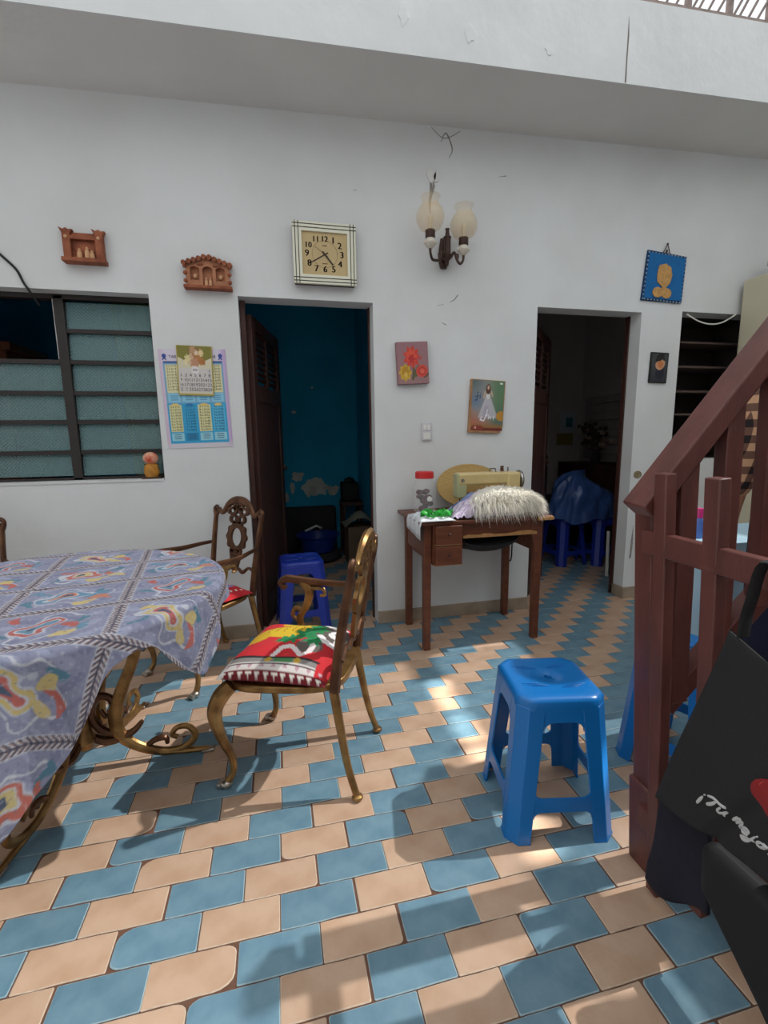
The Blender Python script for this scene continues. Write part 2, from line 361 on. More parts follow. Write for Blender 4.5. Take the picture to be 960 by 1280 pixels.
# ---------------- added unseen roof: milky sheets soften the sun, a gap makes the sun patches
m = bpy.data.materials.new('added_milky_sheet'); m.use_nodes = True; nt = m.node_tree; nt.nodes.remove(nt.nodes['Principled BSDF'])
tp, tl, mx = nt.nodes.new('ShaderNodeBsdfTransparent'), nt.nodes.new('ShaderNodeBsdfTranslucent'), nt.nodes.new('ShaderNodeMixShader')
tp.inputs[0].default_value = (.95, .97, 1, 1); tl.inputs[0].default_value = (.34, .345, .35, 1); mx.inputs[0].default_value = .75
nt.links.new(tp.outputs[0], mx.inputs[1]); nt.links.new(tl.outputs[0], mx.inputs[2]); nt.links.new(mx.outputs[0], nt.nodes['Material Output'].inputs[0])
M_SHEET = m
RZ0 = 3.76; GX = .775+RZ0*SUN.x/SUN.z
def sheet(name, x0, x1, m=M_SHEET, y0=-2.7, y1=1.37):
    n = int((y1-y0)/.05); mb = MB()
    mb.grid(lambda u, v: (x0+(x1-x0)*u, y0+(y1-y0)*v, RZ0+.012*math.sin(v*(y1-y0)/.15*2*math.pi)), 2, n*2)
    return struct(mb.build(name, m))
sheet('added_sun_sheet_1', -2.7, GX-.052); sheet('added_sun_sheet_2', GX+.052, 4.8)
bt = MB()
for (a, b) in [(1.06, 1.37), (.765, .785), (.53, .56), (.22, .34), (-.24, .02), (-2.7, -.30)]: bt.box((GX, (a+b)/2, RZ0+.02), (.16, b-a, .01))
struct(bt.build('added_gap_blocks', M_DARKFRAME, smooth=0))  # added blockers across the gap, breaking the sunlight into separate patches
# ---------------- lattice railing on the slab edge
lat = empty('lattice_railing', (2.0, 1.41, 3.38), 0, 'grey brown lattice railing on top of the white slab edge, sky behind', 'railing')
M_LAT = mat('weathered_lattice', srgb(146, 130, 124), .8, var=.3, vscale=20)
LP = lambda x, z: (x-2.0, 0, zc(x)+.37+z-3.38)
MB().beam(LP(-2.6, .022), LP(4.5, .022), .04, .03).build('bottom_rail', M_LAT, lat)
MB().beam(LP(-2.6, .36), LP(4.5, .36), .04, .03).build('top_rail', M_LAT, lat)
x = -2.55
while x < 4.45:
    MB().beam(LP(x, .03), LP(x, .36), .03, .022).build('post', M_LAT, lat)
    for k in range(3):
        MB().beam(LP(x+.02, .03+.1*k), LP(x+.22-.05*k, .36), .012, .01).build('lattice_bar', M_LAT, lat)
        MB().beam(LP(x+.06*k+.06, .03), LP(x+.25, .03+.33-.11*k), .012, .01).build('lattice_bar', M_LAT, lat)
    x += .27
# ---------------- louvred window
win = struct(empty('window_1', (-1.29, WY+.105, 1.0))); M_GLASS = mat('patterned_louvre_glass', srgb(112, 150, 150), .22, alpha=.5, spec=.8)
nt = M_GLASS.node_tree; ck = nt.nodes.new('ShaderNodeTexVoronoi'); ck.inputs['Scale'].default_value = 75; ck.inputs['Randomness'].default_value = 0
mp = nt.nodes.new('ShaderNodeMapping'); mp.inputs['Rotation'].default_value = (0, math.radians(45), 0); tc = nt.nodes.new('ShaderNodeTexCoord')
nt.links.new(tc.outputs['Object'], mp.inputs[0]); nt.links.new(mp.outputs[0], ck.inputs['Vector'])
bp = nt.nodes.new('ShaderNodeBump'); bp.inputs['Strength'].default_value = .6; bp.inputs['Distance'].default_value = .01; bp.invert = True
rp_ = nt.nodes.new('ShaderNodeValToRGB'); rp_.color_ramp.elements[0].color = srgb(150, 186, 186); rp_.color_ramp.elements[1].color = srgb(84, 124, 128); rp_.color_ramp.elements[1].position = .6; nt.links.new(ck.outputs['Distance'], rp_.inputs[0]); nt.links.new(rp_.outputs[0], nt.nodes['Principled BSDF'].inputs['Base Color'])  # highlights of the relief pattern put into the glass colour
nt.links.new(ck.outputs['Distance'], bp.inputs['Height']); nt.links.new(bp.outputs[0], nt.nodes['Principled BSDF'].inputs['Normal'])
L = lambda x, z, y=0: (x+1.29, y, z-1.0)
MB().box(L(-1.29, 1.992), (1.42, .05, .026)).build('frame', M_DARKFRAME, win, bevel=.003); MB().box(L(-1.29, 1.012), (1.42, .05, .022)).build('frame', M_DARKFRAME, win, bevel=.003)
MB().box(L(-.592, 1.5), (.02, .05, 1.0)).build('frame', M_DARKFRAME, win, bevel=.003)
MB().box(L(-1.052, 1.5), (.05, .05, 1.0)).build('mullion', M_DARKFRAME, win, bevel=.003); MB().box(L(-1.55, 1.33), (.03, .04, .64)).build('mullion', M_DARKFRAME, win, bevel=.003)
ZR = [1.978, 1.819, 1.655, 1.489, 1.332, 1.164, 1.02]
for k in range(6):
    z = ZR[k+1]
    for (a, b, on) in ((-1.03, -.60, True), (-1.99, -1.075, k > 1)):
        if k < 5 and (on or k == 1): MB().beam(L(a, z, .0), L(b, z, .0), .04, .022).build('louvre_rail', M_DARKFRAME, win)
        if on:
            h = ZR[k]-z-.02
            for (p, q) in (((a, b),) if a > -1.1 else ((a, -1.56), (-1.54, b))):
                MB().box((0, 0, 0), (q-p-.008, .005, h)).build('pane', M_GLASS, win, L((p+q)/2, z+h/2+.012, -.004), (math.radians(-5), 0, 0))
MB().box(L(-1.075, 1.83, -.012), (.012, .02, .32)).build('frame_edge', mat('chipped_white_putty', srgb(196, 194, 190), .8, var=.4, vscale=30), win)
MB().box(L(-1.29, 1.002, -.06), (1.41, .1, .012)).build('window_sill', M_WALL, win)
# ---------------- doors
def door(name, x0, x1, top, ang, wid):
    d = struct(empty(name, (x0, WY+.09, 0)))
    for p, s in (((.016, .02, top/2), (.032, .06, top)), ((x1-x0-.005, .03, top/2), (.01, .04, top))):
        MB().box(p, s).build('door_frame', M_DARKWOOD, d, bevel=.004)
    lf = empty('door_leaf', (.045, .05, 0), ang); lf.parent = d
    h = top-.06; w = wid; zl = 1.56
    for (c, s) in (((.04, 0, h/2), (.08, .035, h)), ((w-.04, 0, h/2), (.08, .035, h)), ((w/2, 0, h-.04), (w-.16, .035, .08)), ((w/2, 0, zl-.05), (w-.16, .035, .1)), ((w/2, 0, .1), (w-.16, .035, .2)), ((w/2, 0, (zl-.1+h)/2+.05), (.04, .03, h-zl))):
        MB().box(c, s).build('stile', M_DARKWOOD, lf, bevel=.003)
    MB().box((w/2, 0, (.2+zl-.1)/2), (w-.16, .02, zl-.3)).build('door_panel', M_DARKWOOD, lf)
    n = 8
    for k in range(n):
        for s in (0, 1):
            a, b = (.08, w/2-.02) if s == 0 else (w/2+.02, w-.08)
            MB().box((0, 0, 0), (b-a, .026, .005)).build('slat', M_DARKWOOD, lf, ((a+b)/2, 0, zl+.02+(h-zl-.1)*(k+.5)/n), (math.radians(-35), 0, 0))
    kb = MB().sphere((w-.05, -.035, 1.0), .014).tube([(w-.05, -.015, 1.0), (w-.05, -.035, 1.0)], .006).build('door_handle', M_BRASSD, lf)
    return d
door('door_1', -.12, .655, 2.018, math.radians(77), .72)
door('door_2', 1.747, 2.54, 2.045, math.radians(49), .73)
# ---------------- shelved niche
nic = struct(empty('wall_niche', (3.246, WY+WT, 1.03))); M_NICHE = mat('dark_niche_paint', srgb(66, 56, 54), .7, var=.2)
for (c, s) in (((0, .3, .52), (.8, .02, 1.1)), ((-.404, .14, .52), (.06, .3, 1.1)), ((.404, .14, .52), (.06, .3, 1.1)), ((0, .14, -.015), (.75, .3, .03)), ((0, .14, 1.055), (.75, .3, .03))): MB().box(c, s).build('niche_panel', M_NICHE, nic)
for k, z in enumerate((1.20, 1.365, 1.535, 1.715, 1.89)): MB().box((0, .14, z-1.03), (.745, .29, .014)).build('shelf', mat('dark_shelf_wood', srgb(96, 80, 74), .6, var=.2), nic)
tag(MB().tube(spline([(2.9, WY-.012, 2.045), (3.0, WY-.02, 2.0), (3.1, WY-.02, 1.985), (3.2, WY-.02, 2.0), (3.32, WY-.012, 2.06)]), .005, 6).build('clothesline', M_WHITE), 'thin white clothesline sagging across the top of the dark shelf niche', 'clothesline')
# ============================================================ FURNITURE
# ---------------- plastic stool
def octo(n, hw, c):
    out = []
    for i in range(n):
        t = 2*math.pi*(i+.5)/n; a, b = abs(math.cos(t)), abs(math.sin(t))
        r = min(hw/max(a, 1e-6), hw/max(b, 1e-6), (2*hw-c)/(a+b)); out.append((r*math.cos(t), r*math.sin(t)))
    return out
def make_stool(name, m, H=.455, top=.132, base=.168):
    root = empty(name); hw = lambda z: base-(base-top)*z/H; c = .03; w = lambda z: .05-.01*(1-z/H); th = .006
    mb = MB(); n = 64; rings = []
    for ins, z in ((.012, H-.04), (-.003, H-.04), (-.003, H-.012), (.004, H-.003), (.014, H), (.03, H)): rings.append([(x, y, z) for x, y in octo(n, hw(H)-ins, c+.004)])
    for r, z in ((.06, H-.0015), (.014, H-.0015), (.0115, H-.004), (.0115, H-.02)): rings.append([(r*math.cos(2*math.pi*(i+.5)/n), r*math.sin(2*math.pi*(i+.5)/n), z) for i in range(n)])
    mb.add(sum(rings, []), [(k*n+i, k*n+(i+1) % n, (k+1)*n+(i+1) % n, (k+1)*n+i) for k in range(len(rings)-1) for i in range(n)])
    mb.build('seat', m, root, smooth=50)
    for q, (cx, cy) in enumerate(((-.06, .06), (.055, .065), (-.06, -.05), (.06, -.06))):
        rb = MB()
        for k in range(3): rb.box((cx+(k-1)*.014, cy+(k-1)*.008*(1 if q % 2 else -1), H), (.05, .0035, .003), None)
        rb.build('ridge', m, root, bevel=.001)
    for q in range(4):
        M = RZ(q*math.pi/2); lg = MB(); V = []
        for z in (0, .012, H-.03):
            h, ww = hw(z), w(z); e = .004 if z < .01 else 0
            O = [(h+e, h-c-ww), (h+e, h-c), (h-c, h+e), (h-c-ww, h+e)]; I = [(h-th, h-c-ww), (h-th, h-c-.002), (h-c-.002, h-th), (h-c-ww, h-th)]
            V += [(x, y, z) for x, y in O+I[::-1]]
        F = [(k*8+i, k*8+(i+1) % 8, (k+1)*8+(i+1) % 8, (k+1)*8+i) for k in (0, 1) for i in range(8)] + [tuple(range(8)), tuple(16+i for i in range(8))]
        lg.add(V, F, 0, M).build('leg', m, root, bevel=.0025)
        def side(poly, nm):
            V = [(hw(z), t, z) for t, z in poly] + [(hw(z)-th, t, z) for t, z in poly]; n = len(poly)
            F = [tuple(range(n)), tuple(range(n, 2*n))[::-1]] + [(i, (i+1) % n, n+(i+1) % n, n+i) for i in range(n)]
            MB().add(V, F, 0, M).build(nm, m, root, smooth=0)
        T = lambda z: hw(z)-c-w(z)+.001
        fil = lambda z0, r, sg: [(T(z0)-r*(1-math.cos(a)), z0-sg*r*(1-math.sin(a))) for a in np.linspace(0, math.pi/2, 5)]
        ap = [(-T(H-.03), H-.03), (T(H-.03), H-.03)] + fil(H-.075, .03, 1); ap += [(-x, z) for x, z in ap[2:][::-1]]
        side(ap, 'apron')
        st = fil(.142, .022, -1)[::1] + []; up = fil(.142, .022, -1); dn = fil(.1, .022, 1)
        side([(-x, z) for x, z in up] + up[::-1] + dn + [(-x, z) for x, z in dn[::-1]], 'stretcher')
    return root
stool = make_stool('plastic_stool', M_BLUE1)
def put(o, x, y, rz, label, cat, group=None, z=0): o.location = (x, y, z); o.rotation_euler = (0, 0, math.radians(rz)); return tag(o, label, cat, group)
put(stool, .868, .222, -11, 'bright blue plastic stool standing alone on the tiles beside the wooden newel post', 'stool', 'blue plastic stools')
put(copy_tree(stool), 1.485, .286, 22, 'bright blue plastic stool behind the stair balusters, in front of the cloth covered table', 'stool', 'blue plastic stools')
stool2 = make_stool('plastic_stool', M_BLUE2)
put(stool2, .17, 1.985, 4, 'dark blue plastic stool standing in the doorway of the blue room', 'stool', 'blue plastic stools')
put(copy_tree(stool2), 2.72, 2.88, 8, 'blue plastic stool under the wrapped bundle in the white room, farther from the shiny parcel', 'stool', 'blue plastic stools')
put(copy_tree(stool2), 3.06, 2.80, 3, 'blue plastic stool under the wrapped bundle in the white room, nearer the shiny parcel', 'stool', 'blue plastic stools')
# ---------------- cast metal armchair
def make_chair(name, arms=(-1, 1), m=M_BRASS, md=M_BRASSD, ms=M_BRASSD):
    root = empty(name); zs = .40
    out = [(.225*math.cos(t), .0+.0*t) for t in ()]
    def outline(o):
        P = []
        for k in range(36):
            t = 2*math.pi*k/36; cx, sy = math.cos(t), math.sin(t)
            X = math.copysign(abs(cx)**.55, cx); Y = math.copysign(abs(sy)**.55, sy)
            P.append(((.232-.026*(Y+1)/1-o)*X*.97, (.215-o)*Y))
        return P
    MB().ring(outline(0), outline(.05), .026, TR((0, 0, zs-.026))).build('seat_frame', m, root, bevel=.006)
    for s in (-1, 1):
        P = spline([(s*.195, -.17, .392), (s*.212, -.2, .36), (s*.224, -.222, .3), (s*.215, -.21, .21), (s*.196, -.186, .12), (s*.192, -.186, .06), (s*.2, -.205, .022)])
        leg = MB().tube(P, [.026, .03, .025, .018, .014, .012, .014], 10)
        leg.build('front_leg', m, root)
        ft = MB().sphere((s*.203, -.212, .016), (.02, .024, .016), 12, 7)
        for k in (-1, 0, 1): ft.sphere((s*.203+k*.012, -.232, .012), (.007, .012, .012), 8, 5)
        ft.build('claw_foot', mat('worn_bright_metal', srgb(176, 168, 158), .3, metal=.9), root)
        MB().tube(spline([(s*.165, .185, .39), (s*.172, .205, .26), (s*.18, .23, .12), (s*.188, .262, .012)]), [.018, .015, .013, .012], 10).sphere((s*.189, .264, .011), (.02, .02, .011), 12, 6).build('rear_leg', m, root)
        MB().tube(spline([(s*.172, .19, .385), (s*.178, .208, .52), (s*.186, .238, .68), (s*.192, .262, .79)]), [.016, .014, .013, .012], 8, flat=1.2).build('back_post', md, root)
        v = MB().tube(spline([(s*.192, .262, .785), (s*.2, .265, .805), (s*.202, .266, .828), (s*.188, .268, .84), (s*.178, .268, .828), (s*.186, .268, .816)]), [.013, .012, .011, .012, .009, .006], 8)
        v.build('volute', md, root)
    LM = TR((0, .2, .4)) @ RX(math.pi/2-math.atan(.165))      # flat back ornaments, local y = height above the seat
    cr = MB(); P = [(-.192, .385), (-.17, .43), (-.145, .415), (-.12, .425), (-.09, .462), (-.05, .486), (0, .492)]
    full = P+[(-x, y) for x, y in P[:-1][::-1]]
    cr.tube([LM @ Vector((x, y, 0)) for x, y in [tuple(p)[:2] for p in spline([(a, b, 0) for a, b in full], 5)]], [.011, .014, .014, .017, .021, .024, .024, .021, .017, .014, .014, .011], 8, flat=.7)
    cr.build('crest_rail', ms, root)
    sp = MB(); sc = lambda k, a, rx, ry: [(rx*(1+a*math.cos(k*t))*math.cos(t), ry*(1+a*math.cos(k*t))*math.sin(t)) for t in np.linspace(0, 2*math.pi, 49)[:-1]]
    SX = Matrix.Diagonal((1.45, 1.0, 1.2, 1)); LM0 = LM; LM = LM @ SX; OM = LM @ TR((0, .285, -.006))
    sp.ring(sc(10, .07, .056, .086), circ(48, .03, .052), .012, OM)
    for sx in (-1, 1):
        sp.ring(circ(20, .024, .026), circ(20, .011, .014), .012, LM @ TR((sx*.023, .385, -.006)))
        sp.ring(circ(20, .03, .024), circ(20, .014, .011), .012, LM @ TR((sx*.034, .43, -.006)))
        sp.ring(circ(16, .018, .02), circ(16, .007, .009), .012, LM @ TR((sx*.012, .455, -.006)))
    sp.prism([(-.034, .215), (.034, .215), (.026, .16), (.018, .12), (.02, .105), (-.02, .105), (-.018, .12), (-.026, .16)], .012, LM @ TR((0, 0, -.006)))
    for k in range(5): sp.sphere(LM @ Vector((0, .125+.02*k, .006)), (.012+.002*k, .005, .007), 8, 5)
    sp.sphere(LM @ Vector((0, .5, 0)), (.016, .008, .018), 10, 6).build('splat', md, root) if False else sp.build('splat', ms, root); LM = LM0
    lr = [(-.18, .10), (-.12, .125), (-.07, .095), (-.03, .11), (0, .10), (.03, .11), (.07, .095), (.12, .125), (.18, .10)]
    MB().tube([LM @ Vector(p) for p in spline([(a, b, 0) for a, b in lr], 5)], [.012, .008, .011, .009, .011, .009, .011, .008, .012], 8).build('back_rail', md, root)
    for s in arms:
        MB().tube(spline([(s*.184, .232, .64), (s*.205, .17, .637), (s*.232, .06, .628), (s*.246, -.06, .63), (s*.247, -.125, .635), (s*.246, -.155, .618), (s*.245, -.145, .598), (s*.245, -.13, .606)]), [.009, .011, .014, .018, .018, .014, .012, .009], 8, flat=.7).build('armrest', md, root)
        sup = MB().tube(spline([(s*.246, -.06, .625), (s*.243, -.03, .59), (s*.24, -.04, .53), (s*.233, -.07, .47), (s*.222, -.06, .405)]), [.02, .022, .017, .015, .022], 8, flat=.6)
        sup.tube(spline([(s*.24, -.05, .50), (s*.24, -.09, .51), (s*.238, -.105, .48), (s*.236, -.085, .462), (s*.237, -.078, .482)]), [.009, .01, .01, .009, .006], 7)
        sup.tube(spline([(s*.243, -.02, .6), (s*.24, .03, .6), (s*.238, .04, .575), (s*.239, .02, .57)]), [.01, .009, .008, .006], 7)
        sup.build('arm_support', m, root)
    return root
G = 'cast brass coloured armchairs round the table'
chA = put(make_chair('metal_armchair', (-1,), ms=M_BRASS), .089, .653, -112.5, 'brass coloured cast metal chair with red corn print cushion, standing clear of the table', 'chair', G)
chB = put(make_chair('metal_armchair'), -.372, 1.49, -47, 'brass coloured cast metal armchair between table and doorway, back against the white wall', 'chair', G)
chC = put(copy_tree(chB), -1.42, 1.36, 20, 'brass coloured cast metal armchair tucked behind the table under the louvred window', 'chair', G)
def cushion(name, ch, painter, label, w=.41, d=.39, t=.075, dx=0, dy=0):
    n = 84; mb = MB()
    def f(sg):
        def g(u, v):
            a, b = u*2-1, v*2-1; e = max(0, (1-abs(a)**3.5)*(1-abs(b)**3.5))**.5
            pin = 1-.05*(1-abs(a)**2)*abs(b)**4-.0
            return (a*w/2*(1-.04*(1-b*b)), b*d/2*(1-.04*(1-a*a)), .26*t+(.74*t*e if sg > 0 else -.26*t*e)+(.004*math.sin(a*9+b*4)*e if sg > 0 else 0))
        return g
    mb.grid(f(1), n, n); mb.grid(f(-1), 14, 14)
    o = mb.build(name, M_CLOTHPRINT, None, (0, 0, 0), smooth=80)
    o.matrix_world = TR(ch.location) @ RZ(ch.rotation_euler.z) @ TR((dx, dy, .398))
    o.location = o.matrix_world.translation; o.rotation_euler = (0, 0, ch.rotation_euler.z)
    U = np.tile(np.linspace(0, 1, n), n); V = np.repeat(np.linspace(0, 1, n), n)
    C = painter(U, V); paint(o, np.concatenate([C, np.zeros((14*14, 3))+np.array((120, 30, 34))])); tag(o, label, 'cushion', 'printed seat cushions'); return o
def cushA(a, b):                 # a: 0 far .. 1 near side, b: 0 front .. 1 back
    c = Canvas(b, 1-a, (196, 38, 46)); Uv = c.V
    c.ell(.42, .66, .34, .11, (206, 172, 40), 12).ell(.5, .88, .24, .1, (206, 172, 40), 5).ell(.14, .52, .12, .08, (196, 158, 36), 40)
    for k in range(9): c.line([(.12+.08*k, .58+.02*k), (.15+.08*k, .7+.02*k)], .006, (150, 112, 26))
    c.ell(.83, .72, .2, .24, (98, 88, 84)).ell(.73, .4, .13, .12, (98, 88, 84))
    for (x, y, r) in ((.62, .62, .11), (.5, .5, .09), (.7, .76, .09), (.74, .5, .08), (.42, .46, .06)): c.star(x, y, r, 7, .3, (32, 128, 74)); c.line([(x-r*.6, y-r*.4), (x+r*.6, y+r*.4)], .008, (20, 96, 56))
    c.line([(.44, .2), (.48, .32), (.56, .36), (.64, .3), (.7, .22), (.76, .3), (.76, .42)], .026, (226, 214, 214))
    c.line([(.72, .98), (.76, .86), (.86, .84), (.95, .9)], .024, (228, 222, 222)); c.line([(.76, .62), (.84, .52), (.94, .5), (.96, .6)], .03, (230, 226, 226)); c.ell(.9, .7, .07, .09, (226, 224, 224)).ell(.92, .72, .03, .03, (60, 60, 64))
    c.rect(0, .0, .88, .17, (216, 208, 204)).rect(.02, .12, .88, .17, (132, 128, 126)).line([(0, .175), (.9, .175)], .007, (40, 32, 36)).line([(0, .095), (.88, .095)], .006, (60, 40, 44)).rect(0, 0, 1, .045, (110, 22, 32))
    for k in range(12): c.ell(.05+.08*k, .022, .026, .011, (230, 222, 214)); c.ell(.06+.11*k, .075, .02, .015, (190, 150, 160))
    c.ell(.42, .145, .035, .028, (190, 156, 60)).ell(.7, .145, .035, .028, (190, 156, 60)).rect(.47, .12, .66, .16, (70, 130, 80))
    c.mask(b < .05, (214, 214, 214)); c.line([(.06, .2), (.04, .98)], .012, (90, 110, 130)); c.line([(.05, .97), (.6, .985)], .014, (220, 214, 214))
    return c.C
cushion('seat_cushion', chA, cushA, 'red cushion printed with yellow corn and green leaves on the freestanding metal chair', dy=-.022, w=.43, d=.385, t=.085)
def cushB(a, b):
    c = Canvas(a, b, (128, 150, 206)); c.ell(.25, .4, .3, .22, (26, 96, 66), 20).ell(.1, .75, .16, .12, (180, 60, 66)).ell(.15, .72, .06, .05, (226, 210, 206)).ell(.45, .2, .2, .1, (40, 110, 80))
    c.mask((a > .8) | (b > .86) | (b < .12), (188, 34, 44))
    for k in range(12): c.ell(.9, .04+.085*k, .02, .02, (228, 214, 206)); c.ell(.04+.085*k, .07, .018, .018, (228, 214, 206))
    return c.C
cushion('seat_cushion', chB, cushB, 'blue and green cushion with red dotted border on the armchair by the doorway', t=.06, dy=-.022, d=.385)
# ---------------- round table and cloth
TC = Vector((-.72, .65, 0)); tb = empty('round_table', (-.70, .76, 0), 0, 'brass coloured pedestal dining table with scrolled feet under a patterned cloth', 'table')
MB().lathe([(.001, .715), (.515, .715), (.525, .725), (.525, .735), (.515, .742), (.001, .742)], 48, TR((-.02, -.11, 0))).build('tabletop', M_TABLEWOOD, tb)
MB().lathe([(.001, .1), (.03, .1), (.045, .13), (.03, .17), (.022, .3), (.035, .38), (.022, .46), (.03, .62), (.08, .7), (.1, .715)], 20).build('pedestal', M_BRASS, tb)
for ang in (2, -102, 78, 178):
    M = RZ(math.radians(ang)); P = lambda L: [M @ Vector((r, 0, z)) for r, z in L]
    lg = MB().tube(spline(P([(.3, .712), (.25, .61), (.213, .51), (.189, .418), (.143, .311), (.112, .218), (.118, .135), (.174, .072), (.263, .03), (.34, .034), (.382, .075), (.36, .117), (.32, .12), (.3, .095), (.318, .08)]), 5), [.02, .024, .023, .02, .022, .026, .024, .02, .017, .015, .014, .012, .011, .01, .01], 10, flat=.75)
    lg.tube(spline(P([(.25, .032), (.33, .02), (.39, .014), (.43, .01)]), 4), [.014, .013, .011, .01], 8)
    lg.build('leg', M_BRASS, tb)
    sc = MB().tube(spline(P([(.12, .13), (.06, .16), (.03, .23), (.06, .29), (.1, .28), (.105, .23), (.08, .21), (.065, .24)]), 5), [.012, .015, .016, .015, .013, .011, .009, .007], 8)
    sc.tube(spline(P([(.02, .14), (.08, .11), (.16, .13), (.2, .17)]), 4), [.014, .018, .014, .008], 8)
    sc.tube(spline(P([(.2, .06), (.24, .085), (.275, .085), (.28, .06)]), 4), [.008, .012, .011, .007], 7).build('scroll', M_BRASSD, tb)
    MB().box((0, 0, 0), (.05, .03, .012)).build('foot_pad', mat('worn_bright_metal', (.5, .5, .5, 1)), tb, tuple(M @ Vector((.425, 0, .006))), (0, 0, math.radians(ang)), bevel=.004)
NT, NR = 1200, 280; R0 = .545; DA = [-180, -150, -120, -95, -78, -64, -55, -48, -42, -36, -29, -20, -8, 20, 60, 100, 150, 180]; DD = [.26, .27, .30, .35, .41, .27, .10, .07, .08, .17, .235, .19, .09, .07, .06, .08, .2, .26]
TH = np.linspace(-math.pi, math.pi, NT); hang = np.interp(np.degrees(TH), DA, DD); hang = np.convolve(np.pad(hang, 6, mode='edge'), np.ones(13)/13, 'valid')
V = np.zeros((NR, NT, 3)); FL = np.zeros((NR, NT, 2))
for j in range(NR):
    if j < 175:
        r = R0*j/174; rr = np.full(NT, r); z = np.full(NT, .7465)+.0015*np.sin(TH*5+r*30); ar = rr
    else:
        q = (j-174)/(NR-175); d = hang*q; rho = .02
        ar = R0+d; bend = np.minimum(d/rho, math.pi/2)
        rr = R0+rho*np.sin(bend)+np.maximum(d-rho*math.pi/2, 0)*.1; z = .7465-rho*(1-np.cos(bend))-np.maximum(d-rho*math.pi/2, 0)*.985
        fold = np.clip((d-.03)/.25, 0, 1)*(.022*np.sin(TH*13+.6)+.014*np.sin(TH*23+1.4))
        rr = rr+np.maximum(fold, -np.clip(d-.01, 0, .02)*.4)
    V[j, :, 0] = TC.x+rr*np.cos(TH); V[j, :, 1] = TC.y+rr*np.sin(TH); V[j, :, 2] = z
    FL[j, :, 0] = ar*np.cos(TH); FL[j, :, 1] = ar*np.sin(TH)
mb = MB(); mb.v = [tuple(p) for p in V.reshape(-1, 3)]
mb.f = [(j*NT+i, j*NT+i+1, (j+1)*NT+i+1, (j+1)*NT+i) for j in range(NR-1) for i in range(NT-1)]; mb.m = [0]*len(mb.f)
cl = mb.build('tablecloth', M_CLOTHPRINT, smooth=80); md = cl.modifiers.new('thick', 'SOLIDIFY'); md.thickness = .0025; md.offset = 1
def cloth_paint(X, Y):
    a = math.radians(8); U = X*math.cos(a)+Y*math.sin(a)+5; Vv = -X*math.sin(a)+Y*math.cos(a)+5; c = Canvas(U, Vv, (138, 140, 176))
    sw = np.sin(U*38+np.sin(Vv*31)*2)*np.sin(Vv*41+np.sin(U*27)*2); c.mask(sw > .55, (156, 160, 196)); c.mask(sw < -.6, (122, 124, 164))
    pu, pv = .31, .25; iu, iv = np.floor(U/pu), np.floor(Vv/pv); fu, fv = (U/pu-iu)-.5, (Vv/pv-iv)-.5; h = np.mod(iu*7+iv*13, 4); x, y = fu*pu, fv*pv
    xw, yw = x+.014*np.sin(y*70+h)+.005*np.sin(x*120+2*h), y+.013*np.sin(x*62+h*2)+.004*np.sin(y*130)
    def e(cx, cy, rx, ry, col, rot=0, sel=None, ring=0):
        cx, cy, rx, ry = cx*1.3, cy*1.3, rx*1.25, ry*1.25
        co, si = math.cos(math.radians(rot)), math.sin(math.radians(rot)); X_, Y_ = xw-cx, yw-cy
        d = np.hypot((X_*co+Y_*si)/rx, (-X_*si+Y_*co)/ry); m = d < 1
        if ring: m &= d > 1-ring
        if sel is not None: m &= sel
        c.mask(m, col)
    for k in range(4):
        s = h == k; A, B = (((196, 96, 86), (212, 190, 130)), ((212, 186, 120), (196, 92, 88)), ((186, 84, 84), (96, 138, 172)), ((92, 138, 176), (206, 120, 96)))[k]; r = (20, -35, 60, 5)[k]
        e(0, 0, .085, .056, (206, 208, 224), r, s, .08); e(-.02, .005, .055, .036, (196, 200, 220), r, s); e(-.02, .005, .049, .031, A, r, s); e(-.02, .005, .034, .02, (206, 206, 222), r, s); e(-.02, .005, .028, .015, B, r, s); e(-.02, .005, .012, .008, (64, 76, 110), r, s)
        e(.05, .03, .026, .011, (72, 120, 152), r+40, s); e(.06, -.02, .03, .012, B, r-30, s); e(-.08, -.03, .022, .01, (72, 120, 152), r+70, s); e(.03, -.045, .028, .012, (210, 186, 126), r, s); e(.045, .005, .016, .02, A, r, s); e(-.07, .045, .02, .012, A, r, s)
    for (co, al, p) in ((x, Vv, pu), (y, U, pv)):
        dd = p/2-np.abs(co); b = dd < .017
        ph = np.mod(al*62+dd*70, 1); c.mask(b, (206, 206, 220)); c.mask(b & (ph < .42), (66, 58, 84)); c.mask(b & (ph > .8), (176, 130, 120)); c.mask(b & (dd < .0025), (58, 52, 78)); c.mask((dd > .016) & (dd < .019), (196, 198, 216))
    fine = np.sin((U+Vv)*150+3*np.sin(U*60))*np.sin((U-Vv)*140+3*np.sin(Vv*55)); c.mask(fine > .86, (204, 206, 220), .6); c.mask(fine < -.9, (92, 104, 140), .6)
    return c.C*.68+np.array((122, 124, 136))*.32-np.array((22, 22, 29))
FX, FYy = FL[..., 0].ravel(), FL[..., 1].ravel(); paint(cl, sum(cloth_paint(FX+a*.0014, FYy+b*.0014) for a, b in ((-1, -.4), (.4, -1), (1, .4), (-.4, 1)))/4); tag(cl, 'lavender blue tablecloth printed with braids and paisley flowers on the round table', 'tablecloth')
